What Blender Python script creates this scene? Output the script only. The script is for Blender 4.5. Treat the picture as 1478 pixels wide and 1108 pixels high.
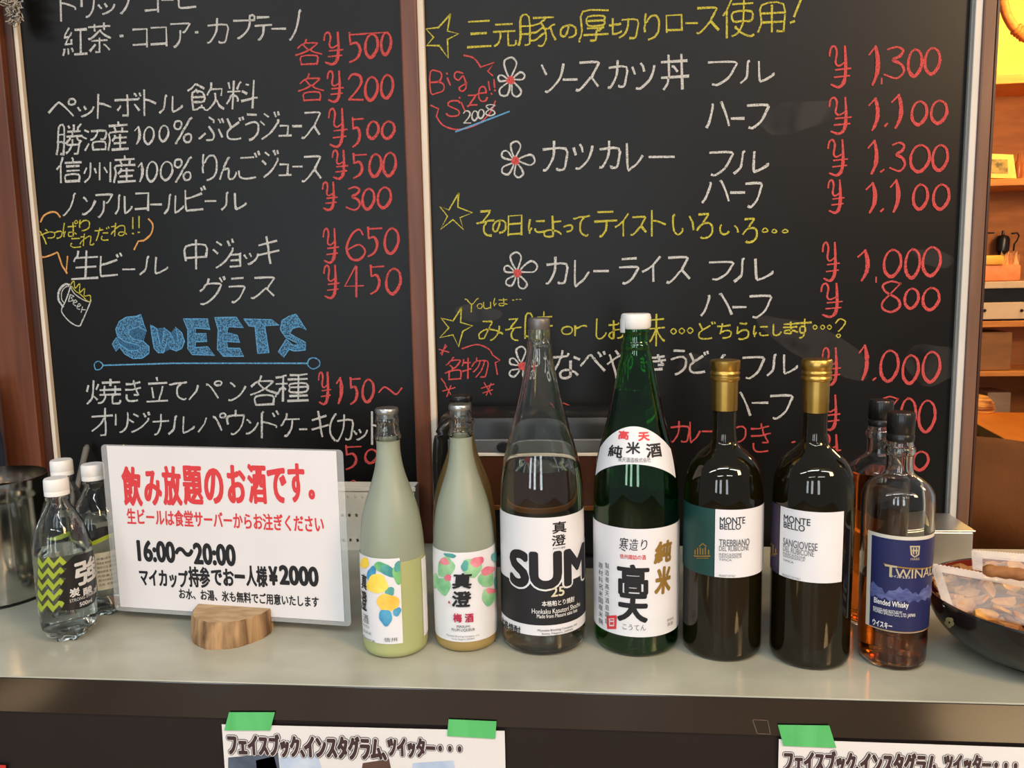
import bpy, bmesh, math, random
import numpy as np
from mathutils import Vector, Matrix
random.seed(7)
sc = bpy.context.scene
for o in list(bpy.data.objects):
    bpy.data.objects.remove(o)
COL = sc.collection

# ------------------------------------------------------------------ camera
K = 1.0                                   # height of the counter top
F = 1150.0                                # focal length in pixels of the 1478 px frame
YAW, PITCH, ROLL, CH = -0.09273, 0.12804, -0.02018, K + 0.4447
_fw = np.array([math.sin(YAW)*math.cos(PITCH), math.cos(YAW)*math.cos(PITCH), -math.sin(PITCH)])
_r0 = np.array([math.cos(YAW), -math.sin(YAW), 0.0])
_u0 = np.cross(_r0, _fw)
_rt = math.cos(ROLL)*_r0 + math.sin(ROLL)*_u0
_up = -math.sin(ROLL)*_r0 + math.cos(ROLL)*_u0
CAM = np.array([0, 0, CH])
cd = bpy.data.cameras.new('camera')
cam = bpy.data.objects.new('camera', cd)
COL.objects.link(cam)
cd.sensor_fit = 'HORIZONTAL'
cd.sensor_width = 36.0
cd.lens = F/1478*36.0
cd.clip_start = 0.02
cam.matrix_world = Matrix(((_rt[0], _up[0], -_fw[0], 0), (_rt[1], _up[1], -_fw[1], 0), (_rt[2], _up[2], -_fw[2], CH), (0, 0, 0, 1)))
sc.camera = cam

# ------------------------------------------------------------------ light
sc.view_settings.view_transform = 'Standard'
sc.view_settings.look = 'None'
sc.view_settings.gamma = 1.0
sc.view_settings.use_curve_mapping = False
sc.view_settings.exposure = -0.13
sc.cycles.use_denoising = True
sc.cycles.max_bounces = 16
sc.cycles.transmission_bounces = 14
sc.cycles.transparent_max_bounces = 16
sc.cycles.caustics_reflective = False
sc.cycles.sample_clamp_indirect = 6.0
w = bpy.data.worlds.new('world')
sc.world = w
w.use_nodes = True
w.node_tree.nodes['Background'].inputs[0].default_value = (0.80, 0.86, 0.92, 1)
w.node_tree.nodes['Background'].inputs[1].default_value = 0.33


def area(name, loc, aim, size, power, col):
    l = bpy.data.lights.new(name, 'AREA')
    l.shape = 'RECTANGLE'
    l.size, l.size_y = size
    l.energy = power
    l.color = col
    o = bpy.data.objects.new(name, l)
    COL.objects.link(o)
    o.location = loc
    o.rotation_euler = (Vector(aim)-Vector(loc)).to_track_quat('-Z', 'Y').to_euler()
    return o


# fluorescent strips under the ceiling, tall windows far behind the photographer
for i, (x, y) in enumerate([(-1.7, -0.6), (-0.2, -0.5), (1.2, -0.7), (-1.0, -2.2), (0.7, -2.2)]):
    area('ceiling_lamp', (x, y, 2.75), (x, y, 0), (1.2, 0.12), 20, (0.98, 0.99, 0.98))
for i, x in enumerate([-2.9, -1.5, 0.2]):
    area('window_daylight', (x, -4.2, 1.75), (x*0.3, 1.2, 1.1), (0.55, 1.9), 31, (0.84, 0.93, 1.0))
area('warm_ceiling_lamp', (2.3, -1.2, 2.85), (0.9, 1.3, 1.6), (0.6, 0.6), 85, (1.0, 0.62, 0.30))


def point(name, loc, power, col, rad=0.08):
    l = bpy.data.lights.new(name, 'POINT')
    l.energy = power
    l.color = col
    l.shadow_soft_size = rad
    o = bpy.data.objects.new(name, l)
    COL.objects.link(o)
    o.location = loc


point('cabinet_lamp', (2.25, 3.85, 2.75), 80, (1.0, 0.58, 0.14))
point('back_room_lamp', (2.3, 2.9, 2.3), 46, (1.0, 0.60, 0.26), 0.15)
point('coat_fill_light', (1.95, 1.25, 2.2), 40, (1.0, 0.66, 0.34), 0.15)  # added warm fill that brightens the near side of the coat, not a room lamp


def sun_patch(loc, aim, deg, power, col):
    l = bpy.data.lights.new('low_sunlight', 'SPOT')
    l.energy = power
    l.color = col
    l.spot_size = math.radians(deg)
    l.spot_blend = 0.15
    l.shadow_soft_size = 0.02
    o = bpy.data.objects.new('low_sunlight', l)
    COL.objects.link(o)
    o.location = loc
    o.rotation_euler = (Vector(aim)-Vector(loc)).to_track_quat('-Z', 'Y').to_euler()


# sunlight that comes through the windows and lands on the floor in front of the counter
sun_patch((2.6, -2.9, 2.3), (1.42, -0.9, 0), 10, 3600, (1.0, 0.80, 0.50))
sun_patch((-2.6, -3.6, 2.3), (-2.05, -0.9, 0), 4, 3600, (1.0, 0.90, 0.70))


# ------------------------------------------------------------------ pixels <-> places
def ray(x, y):
    return _fw + _rt*((x-739)/F) - _up*((y-554)/F)


def at(x, y, Y):
    d = ray(x, y)
    return CAM + d*(Y/d[1])


def atz(x, y, z):
    d = ray(x, y)
    return CAM + d*((z-CH)/d[2])


def proj(P):
    d = np.asarray(P, float)-CAM
    k = F/d.dot(_fw)
    return 739+d.dot(_rt)*k, 554-d.dot(_up)*k


def zat(X, Y, ypx):
    lo, hi = -0.5, 4.0
    for _ in range(40):
        m = (lo+hi)/2
        if proj((X, Y, m))[1] > ypx:
            lo = m
        else:
            hi = m
    return lo


def depth(P):
    return (np.asarray(P, float)-CAM).dot(_fw)


# ------------------------------------------------------------------ materials
def lin(c):
    return tuple(((v/255)/12.92 if v/255 <= 0.04045 else ((v/255+0.055)/1.055)**2.4) for v in c)


MATS = {}


def mat(name, rgb, rough=0.5, metal=0.0, trans=0.0, ior=1.45, alpha=1.0, var=None, bump=None, emit=0.0, spec=0.5, sss=0.0, grain=None, coat=0.0):
    if name in MATS:
        return MATS[name]
    m = bpy.data.materials.new(name)
    m.use_nodes = True
    nt = m.node_tree
    b = nt.nodes['Principled BSDF']
    c = (*lin(rgb), 1)
    I = b.inputs
    I['Base Color'].default_value = c
    I['Roughness'].default_value = rough
    I['Metallic'].default_value = metal
    I['Transmission Weight'].default_value = trans
    I['IOR'].default_value = ior
    I['Alpha'].default_value = alpha
    I['Specular IOR Level'].default_value = spec
    I['Coat Weight'].default_value = coat
    if sss:
        I['Subsurface Weight'].default_value = sss
        I['Subsurface Radius'].default_value = (0.01, 0.01, 0.01)
    if emit:
        I['Emission Color'].default_value = c
        I['Emission Strength'].default_value = emit
    tc = nt.nodes.new('ShaderNodeTexCoord')
    if var:                                # (second colour, noise scale, stretch xyz, detail)
        rgb2, scale, st = var
        mp = nt.nodes.new('ShaderNodeMapping')
        mp.inputs['Scale'].default_value = st
        nz = nt.nodes.new('ShaderNodeTexNoise')
        nz.inputs['Scale'].default_value = scale
        nz.inputs['Detail'].default_value = 5
        rp = nt.nodes.new('ShaderNodeValToRGB')
        rp.color_ramp.elements[0].position = 0.35
        rp.color_ramp.elements[1].position = 0.68
        rp.color_ramp.elements[0].color = c
        rp.color_ramp.elements[1].color = (*lin(rgb2), 1)
        nt.links.new(tc.outputs['Object'], mp.inputs[0])
        nt.links.new(mp.outputs[0], nz.inputs['Vector'])
        nt.links.new(nz.outputs[0], rp.inputs[0])
        nt.links.new(rp.outputs[0], I['Base Color'])
    if bump:
        scale, st, k = bump
        nz = nt.nodes.new('ShaderNodeTexNoise')
        mp = nt.nodes.new('ShaderNodeMapping')
        mp.inputs['Scale'].default_value = st
        nz.inputs['Scale'].default_value = scale
        nz.inputs['Detail'].default_value = 4
        bp = nt.nodes.new('ShaderNodeBump')
        bp.inputs['Strength'].default_value = k
        bp.inputs['Distance'].default_value = 0.002
        nt.links.new(tc.outputs['Object'], mp.inputs[0])
        nt.links.new(mp.outputs[0], nz.inputs['Vector'])
        nt.links.new(nz.outputs[0], bp.inputs['Height'])
        nt.links.new(bp.outputs[0], I['Normal'])
    if grain:                              # chalk: specks of the ground show through
        scale, lo, hi = grain
        nz = nt.nodes.new('ShaderNodeTexNoise')
        nz.inputs['Scale'].default_value = scale
        nz.inputs['Detail'].default_value = 2
        mr = nt.nodes.new('ShaderNodeMapRange')
        mr.inputs['From Min'].default_value = 0.36
        mr.inputs['From Max'].default_value = 0.56
        mr.inputs['To Min'].default_value = lo
        mr.inputs['To Max'].default_value = hi
        nt.links.new(tc.outputs['Object'], nz.inputs['Vector'])
        nt.links.new(nz.outputs[0], mr.inputs[0])
        nt.links.new(mr.outputs[0], I['Alpha'])
    MATS[name] = m
    return m


WHITE = mat('chalk_white', (206, 206, 202), 0.95, grain=(900, 0.35, 0.98))
YELL = mat('chalk_yellow', (204, 194, 74), 0.95, grain=(900, 0.30, 0.95))
RED = mat('chalk_red', (206, 82, 80), 0.95, grain=(800, 0.45, 0.98))
BLUE = mat('chalk_blue', (98, 164, 208), 0.95, grain=(700, 0.35, 0.95))
BLUEF = mat('chalk_blue_hatching', (98, 166, 214), 0.95, grain=(380, 0.05, 0.6))
ORNG = mat('chalk_orange', (232, 168, 96), 0.95, grain=(900, 0.35, 0.95))
M_board = mat('blackboard_paint', (13, 12, 12), 0.38, var=((18, 17, 16), 5, (1, 1, 1)), spec=0.25)
M_wood = mat('brown_stained_wood', (112, 62, 38), 0.42, var=((84, 44, 27), 9, (6, 6, 0.5)))
M_woodd = mat('dark_stained_wood', (72, 38, 22), 0.42, var=((54, 28, 17), 9, (6, 6, 0.5)))
M_cream = mat('cream_painted_trim', (226, 214, 196), 0.5, var=((212, 200, 182), 6, (3, 3, 1)))
M_trimw = mat('white_painted_trim', (212, 208, 202), 0.5, var=((196, 192, 184), 6, (3, 3, 1)))
M_top = mat('pale_marbled_laminate', (165, 164, 147), 0.2, var=((181, 180, 163), 9, (1, 1.6, 1)), spec=0.5)
M_lip = mat('dark_brown_laminate_edge', (24, 18, 17), 0.12, var=((20, 15, 14), 14, (0.5, 1, 1)), spec=0.5, ior=1.75)
M_pan = mat('dark_brown_laminate_panel', (26, 18, 17), 0.45, var=((22, 15, 14), 10, (1, 1, 1)))
M_paper = mat('white_paper', (222, 220, 219), 0.6, var=((217, 215, 213), 8, (1, 1, 1)))
M_label = mat('label_paper', (222, 222, 226), 0.5, var=((217, 217, 220), 20, (1, 1, 1)))
M_ink = mat('black_ink', (24, 24, 28), 0.55)
M_inkg = mat('grey_ink', (96, 96, 98), 0.55)
M_inkr = mat('red_ink', (208, 58, 62), 0.55)
M_inkw = mat('white_ink', (232, 232, 230), 0.55)
M_gold = mat('gold_foil_cap', (196, 160, 84), 0.32, metal=1.0, var=((182, 144, 70), 30, (1, 1, 1)))
M_goldp = mat('gold_ink', (158, 124, 60), 0.45, metal=0.4)
M_clear = mat('clear_glass', (246, 250, 247), 0.015, trans=1.0, ior=1.47)
M_water = mat('clear_spirit', (244, 249, 245), 0.0, trans=1.0, ior=1.34)
M_green = mat('green_glass', (84, 188, 96), 0.015, trans=1.0, ior=1.5)
M_wine = mat('dark_olive_glass', (92, 80, 42), 0.02, trans=0.95, ior=1.5)
M_winel = mat('dark_wine', (132, 106, 54), 0.0, trans=1.0, ior=1.35)
M_frost = mat('frosted_glass', (216, 226, 206), 0.42, trans=0.7, ior=1.45)
M_frosty = mat('frosted_glass_over_green_liqueur', (208, 214, 152), 0.42, trans=0.45, ior=1.45)
M_frostp = mat('frosted_glass_over_amber_liqueur', (206, 178, 112), 0.42, trans=0.5, ior=1.45)
M_frostb = mat('amber_frosted_glass', (176, 146, 84), 0.4, trans=0.7, ior=1.45)
M_yuzu = mat('pale_green_liqueur', (206, 212, 132), 0.4, trans=0.25, sss=0.3)
M_plum = mat('amber_liqueur', (176, 146, 76), 0.4, trans=0.3)
M_whis = mat('amber_whisky', (214, 112, 34), 0.0, trans=1.0, ior=1.36)
M_steel = mat('polished_steel', (214, 210, 202), 0.13, metal=1.0, var=((186, 182, 174), 6, (1, 1, 6)))
M_silv = mat('silver_cap', (176, 176, 172), 0.3, metal=0.9, var=((160, 160, 158), 60, (1, 1, 1)))
M_blackp = mat('black_plastic', (22, 21, 21), 0.28, var=((27, 26, 25), 20, (1, 1, 1)))
M_capw = mat('white_plastic_cap', (226, 226, 224), 0.42, var=((218, 218, 216), 30, (1, 1, 1)))
M_pet = mat('clear_plastic_bottle', (248, 250, 249), 0.03, trans=1.0, ior=1.35, bump=(30, (1, 1, 0.5), 0.4))


# ------------------------------------------------------------------ objects
def obj(name, bm, m, parent=None, smooth=False):
    me = bpy.data.meshes.new(name)
    if isinstance(bm, tuple):
        me.from_pydata(bm[0], [], bm[1])
    else:
        bm.to_mesh(me)
        bm.free()
    for mm in (m if isinstance(m, (list, tuple)) else [m]):
        me.materials.append(mm)
    if smooth:
        me.shade_smooth()
        if smooth != 2:
            me.set_sharp_from_angle(angle=math.radians(40))
    o = bpy.data.objects.new(name, me)
    COL.objects.link(o)
    if parent is not None:
        o.parent = parent
        o.matrix_parent_inverse = parent.matrix_basis.inverted()
    return o


def tag(o, label, cat, group=None, kind=None):
    o['label'] = label
    o['category'] = cat
    if group:
        o['group'] = group
    if kind:
        o['kind'] = kind
    return o


def thing(name, loc, label, cat, group=None):
    o = bpy.data.objects.new(name, None)
    o.empty_display_size = 0.05
    COL.objects.link(o)
    o.location = Vector([float(v) for v in loc])
    return tag(o, label, cat, group)


def struct(name, bm, m, label=None):
    o = obj(name, bm, m)
    o['kind'] = 'structure'
    if label:
        o['label'] = label
    return o


def box(bm, a, b, bev=0.0, mtx=None):
    a, b = [min(p, q) for p, q in zip(a, b)], [max(p, q) for p, q in zip(a, b)]
    vs = [bm.verts.new((x, y, z)) for x in (a[0], b[0]) for y in (a[1], b[1]) for z in (a[2], b[2])]
    fs = [bm.faces.new([vs[i] for i in q]) for q in ((0, 1, 3, 2), (4, 6, 7, 5), (0, 4, 5, 1), (2, 3, 7, 6), (0, 2, 6, 4), (1, 5, 7, 3))]
    if bev:
        es = list({e for f in fs for e in f.edges})
        r = bmesh.ops.bevel(bm, geom=es, offset=bev, segments=2, profile=0.5, affect='EDGES')
        vs = list({v for v in r['verts']} | {v for v in vs if v.is_valid})
    if mtx is not None:
        for v in vs:
            v.co = mtx @ v.co
    return bm


def B(a, b, bev=0.0, mtx=None):
    return box(bmesh.new(), a, b, bev, mtx)


def lathe(bm, prof, c=(0, 0), seg=56, ribs=None):
    """prof: [(r, z)] outline turned around the vertical through c"""
    rings = []
    for r, z in prof:
        if r < 1e-5:
            rings.append([bm.verts.new((c[0], c[1], z))])
        else:
            rr = lambda k: r*(1+(ribs(k/seg*2*math.pi, z) if ribs else 0))
            rings.append([bm.verts.new((c[0]+rr(k)*math.cos(2*math.pi*k/seg), c[1]+rr(k)*math.sin(2*math.pi*k/seg), z)) for k in range(seg)])
    for A, Bq in zip(rings[:-1], rings[1:]):
        for k in range(seg):
            j = (k+1) % seg
            if len(A) == 1 and len(Bq) == 1:
                continue
            if len(A) == 1:
                bm.faces.new((A[0], Bq[j], Bq[k]))
            elif len(Bq) == 1:
                bm.faces.new((A[k], A[j], Bq[0]))
            else:
                bm.faces.new((A[k], A[j], Bq[j], Bq[k]))
    bmesh.ops.recalc_face_normals(bm, faces=bm.faces)
    return bm


def tube(bm, pts, rad, seg=8):
    pts = [Vector([float(q) for q in p]) for p in pts]
    rad = rad if isinstance(rad, (list, tuple)) else [rad]*len(pts)
    rings = []
    ref = Vector((0.3, 0.2, 1)).normalized()
    for i, p in enumerate(pts):
        t = (pts[min(i+1, len(pts)-1)]-pts[max(i-1, 0)]).normalized()
        a = t.cross(ref)
        if a.length < 1e-3:
            a = t.cross(Vector((1, 0, 0)))
        a.normalize()
        b = t.cross(a)
        rings.append([bm.verts.new(p+(a*math.cos(2*math.pi*k/seg)+b*math.sin(2*math.pi*k/seg))*rad[i]) for k in range(seg)])
    for A, C in zip(rings[:-1], rings[1:]):
        for k in range(seg):
            bm.faces.new((A[k], A[(k+1) % seg], C[(k+1) % seg], C[k]))
    bm.faces.new(rings[0][::-1])
    bm.faces.new(rings[-1])
    bmesh.ops.recalc_face_normals(bm, faces=bm.faces)
    return bm


def smooth_line(p, n=6, closed=False):
    """Catmull-Rom through the points"""
    p = [np.asarray(q, float) for q in p]
    if len(p) < 3:
        return p
    out = []
    N = len(p)
    for i in range(N if closed else N-1):
        g = (lambda k: p[k % N]) if closed else (lambda k: p[min(max(k, 0), N-1)])
        a, b, c, d = g(i-1), g(i), g(i+1), g(i+2)
        for s in range(n):
            t = s/n
            out.append(0.5*((2*b)+(c-a)*t+(2*a-5*b+4*c-d)*t*t+(3*b-a-3*c+d)*t**3))
    out.append(p[0] if closed else p[-1])
    return out


# ------------------------------------------------------------------ surfaces that carry print
class Plane:
    def __init__(self, o, u, n):
        self.o, self.u, self.n = (np.asarray(v, float) for v in (o, u, n))
        self.u = self.u/np.linalg.norm(self.u)
        self.n = self.n/np.linalg.norm(self.n)
        self.v = np.cross(self.n, self.u)
        self.flat = True

    def hit(self, x, y):
        d = ray(x, y)
        P = CAM+d*((self.o-CAM).dot(self.n)/d.dot(self.n))-self.o
        return P.dot(self.u), P.dot(self.v)

    def map(self, u, v, off):
        return tuple(self.o+self.u*u+self.v*v+self.n*off)


class Round:
    """the wall of a turned bottle; u is arc length from the side that faces the lens, v is height"""
    def __init__(self, X, Y, rfun, R):
        self.c = np.array([X, Y])
        self.r, self.R = rfun, R
        n = math.hypot(X, Y)
        self.a = np.array([-X/n, -Y/n])
        self.b = np.array([Y/n, -X/n])
        self.flat = False

    def hit(self, x, y):
        d = ray(x, y)
        R = self.R
        for _ in range(8):
            o = CAM[:2]-self.c
            A, Bq, C = d[:2].dot(d[:2]), 2*o.dot(d[:2]), o.dot(o)-R*R
            disc = Bq*Bq-4*A*C
            t = (-Bq-math.sqrt(max(disc, 0)))/(2*A)
            P = CAM+d*t
            R = self.r(P[2])
        q = P[:2]-self.c
        return math.atan2(q.dot(self.b), q.dot(self.a))*self.R, P[2]

    def map(self, u, v, off):
        th = u/self.R
        r = self.r(v)+off
        q = self.c+r*(self.a*math.cos(th)+self.b*math.sin(th))
        return (q[0], q[1], v)


def uvbox(S, b):
    x0, y0, x1, y1 = b
    xm, ym = (x0+x1)/2, (y0+y1)/2
    return S.hit(x0, ym)[0], S.hit(x1, ym)[0], S.hit(xm, y1)[1], S.hit(xm, y0)[1]


def cut(bm, axis, lo, hi, step):
    k = lo+step
    while k < hi:
        n = (1, 0, 0) if axis == 0 else (0, 1, 0)
        co = (k, 0, 0) if axis == 0 else (0, k, 0)
        bmesh.ops.bisect_plane(bm, geom=bm.verts[:]+bm.edges[:]+bm.faces[:], dist=1e-7, plane_co=co, plane_no=n)
        k += step


_cu = bpy.data.curves.new('type', 'FONT')
_to = bpy.data.objects.new('type', _cu)
COL.objects.link(_to)
GLYPH = {}


def glyphs(body):
    if body not in GLYPH:
        _cu.body = body
        _cu.resolution_u = 4
        bpy.context.view_layer.update()
        me = bpy.data.meshes.new_from_object(_to.evaluated_get(bpy.context.evaluated_depsgraph_get()))
        GLYPH[body] = ([(v.co.x, v.co.y) for v in me.vertices], [tuple(p.vertices) for p in me.polygons])
        bpy.data.meshes.remove(me)
    return GLYPH[body]


def typeset(bm, S, body, px, bold=0.0, off=0.0006, shear=0.0, fit=None, uv=None):
    vs, fs = glyphs(body)
    a = np.array(vs)
    if shear:
        a = a+np.stack([a[:, 1]*shear, a[:, 0]*0], 1)
    lo, hi = a.min(0), a.max(0)
    u0, u1, v0, v1 = uv if uv else uvbox(S, px)
    # heavier weights: the same outline struck several times, a hair apart
    k = min((v1-v0)/max(hi[1]-lo[1], 0.3), (u1-u0)/max(hi[0]-lo[0], 0.3))*bold
    m_ = 12 if bold > 0.03 else 8
    shifts = [(0, 0)]+([(k*math.cos(2*math.pi*i/m_), k*math.sin(2*math.pi*i/m_)) for i in range(m_)] if bold else [])
    kf = k if fit is None else k/bold*fit
    u0, u1, v0, v1 = u0+kf, u1-kf, v0+kf, v1-kf
    a = (a-lo)/np.maximum(hi-lo, 1e-6)*np.array([u1-u0, v1-v0])+np.array([u0, v0])
    t = bmesh.new()
    for i, (du, dv) in enumerate(shifts):
        q = [t.verts.new((p[0]+du, p[1]+dv, i*0.000004)) for p in a]
        for f in fs:
            try:
                t.faces.new([q[i] for i in f])
            except ValueError:
                pass
    if not S.flat:
        cut(t, 0, u0, u1, 0.004)
    me = bpy.data.meshes.new('t')
    for v in t.verts:
        v.co = Vector(S.map(v.co.x, v.co.y, off+v.co.z))
    t.to_mesh(me)
    t.free()
    bm.from_mesh(me)
    bpy.data.meshes.remove(me)


def lettering(S, parent, m, items, name='lettering', off=0.0006, label=None):
    bm = bmesh.new()
    for it in items:
        kw = it[2] if len(it) > 2 else {}
        typeset(bm, S, it[0], it[1], **{'off': off, **kw})
    o = obj(name, bm, m, parent)
    if label:
        o['label'] = label
    return o


def area_uv(bm, S, pts, off, mi=0):
    """a filled outline, pts in (u, v)"""
    t = bmesh.new()
    f = t.faces.new([t.verts.new((p[0], p[1], 0)) for p in pts])
    bmesh.ops.triangulate(t, faces=[f])
    if not S.flat:
        us = [p[0] for p in pts]
        cut(t, 0, min(us), max(us), 0.003)
        vs = [p[1] for p in pts]
        cut(t, 1, min(vs), max(vs), 0.01)
    for v in t.verts:
        v.co = Vector(S.map(v.co.x, v.co.y, off))
    for f in t.faces:
        f.material_index = mi
    me = bpy.data.meshes.new('t')
    t.to_mesh(me)
    t.free()
    bm.from_mesh(me)
    bpy.data.meshes.remove(me)


def area_px(bm, S, pts, off, mi=0):
    area_uv(bm, S, [S.hit(*p) for p in pts], off, mi)


def blob(cx, cy, rx, ry, rot=0, n=20, wob=0.08):
    out = []
    ph = random.random()*6
    for k in range(n):
        a = 2*math.pi*k/n
        q = 1+wob*math.sin(3*a+ph)+wob*0.6*math.sin(5*a+ph*2)
        x, y = rx*q*math.cos(a), ry*q*math.sin(a)
        out.append((cx+x*math.cos(rot)-y*math.sin(rot), cy+x*math.sin(rot)+y*math.cos(rot)))
    return out


def patch(S, u0, u1, v0, v1, off, nu=48, nv=6, lo=None, hi=None):
    vs, fs = [], []
    for i in range(nu+1):
        u = u0+(u1-u0)*i/nu
        a = lo(u) if lo else v0
        b = hi(u) if hi else v1
        for j in range(nv+1):
            vs.append(S.map(u, a+(b-a)*j/nv, off))
    for i in range(nu):
        for j in range(nv):
            k = i*(nv+1)+j
            fs.append((k, k+nv+1, k+nv+2, k+1))
    return vs, fs


def ribbon(bm, S, uv, w, off):
    """a chalk stroke of width w (one or one per point) along uv"""
    p = [np.asarray(q, float) for q in uv]
    if len(p) == 1 or (len(p) == 2 and np.linalg.norm(p[0]-p[1]) < 1e-6):
        p = [p[0]-np.array([w*0.5 if not hasattr(w, '__len__') else w[0]*0.5, 0]), p[0]+np.array([w*0.5 if not hasattr(w, '__len__') else w[0]*0.5, 0])]
    q = [p[0]]
    for a in p[1:]:
        if np.linalg.norm(a-q[-1]) > 1e-5:
            q.append(a)
    if len(q) < 2:
        return
    n = len(q)
    ws = list(np.interp(np.linspace(0, 1, n), np.linspace(0, 1, len(w)), w)) if hasattr(w, '__len__') else [w]*n
    d0, d1 = q[1]-q[0], q[-1]-q[-2]
    q[0] = q[0]-d0/np.linalg.norm(d0)*ws[0]*0.35
    q[-1] = q[-1]+d1/np.linalg.norm(d1)*ws[-1]*0.35
    L, Rr = [], []
    for i in range(n):
        t = q[min(i+1, n-1)]-q[max(i-1, 0)]
        t = t/max(np.linalg.norm(t), 1e-9)
        nn = np.array([-t[1], t[0]])
        h = ws[i]*0.5*random.uniform(0.82, 1.15)
        L.append(bm.verts.new(S.map(*(q[i]+nn*h), off)))
        Rr.append(bm.verts.new(S.map(*(q[i]-nn*h), off)))
    for i in range(n-1):
        bm.faces.new((Rr[i], Rr[i+1], L[i+1], L[i]))

# ================================================================== the setting
YB = 1.335                                 # face of the blackboards
YF = 0.821                                 # front of the counter


def slab_px(xa, xb, y, Y, z0, z1, yb, bev=0.0):
    """upright slab whose front face lies at Y between two pixel columns read at height y"""
    return B((at(xa, y, Y)[0], Y, z0), (at(xb, y, Y)[0], yb, z1), bev)


struct('floor', B((-4.5, -4.6, -0.05), (4.5, 5.2, 0)), mat('brown_floor', (160, 134, 104), 0.45, var=((142, 118, 90), 6, (1, 1, 1))))
struct('wall_back', B((-0.4, 4.95, 0), (4.2, 5.05, 3.3)), mat('ochre_wall', (208, 176, 110), 0.8, var=((196, 164, 100), 5, (1, 1, 1))))
struct('wall_left', B((-2.2, 1.42, 0), (-1.02, 1.5, 3.2)), M_wood)
ZT = 2.9
# posts and pale trims between the blackboards
struct('trim_1', slab_px(8, 57.5, 650, 1.31, 0, ZT, 1.42, 0.002), M_wood)
struct('trim_2', slab_px(58, 75, 650, 1.322, 0, ZT, 1.42, 0.002), M_woodd)
struct('trim_3', slab_px(599.5, 622.3, 650, 1.318, 0, ZT, 1.42, 0.003), M_wood)
struct('trim_4', slab_px(1390, 1408, 590, 1.318, 0, ZT, 1.42, 0.003), mat('greyed_brown_wood', (118, 84, 66), 0.5, var=((98, 68, 52), 9, (6, 6, 0.5))))
struct('trim_5', slab_px(1408, 1412, 590, 1.326, 0, ZT, 1.42, 0.001), M_woodd)

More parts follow.
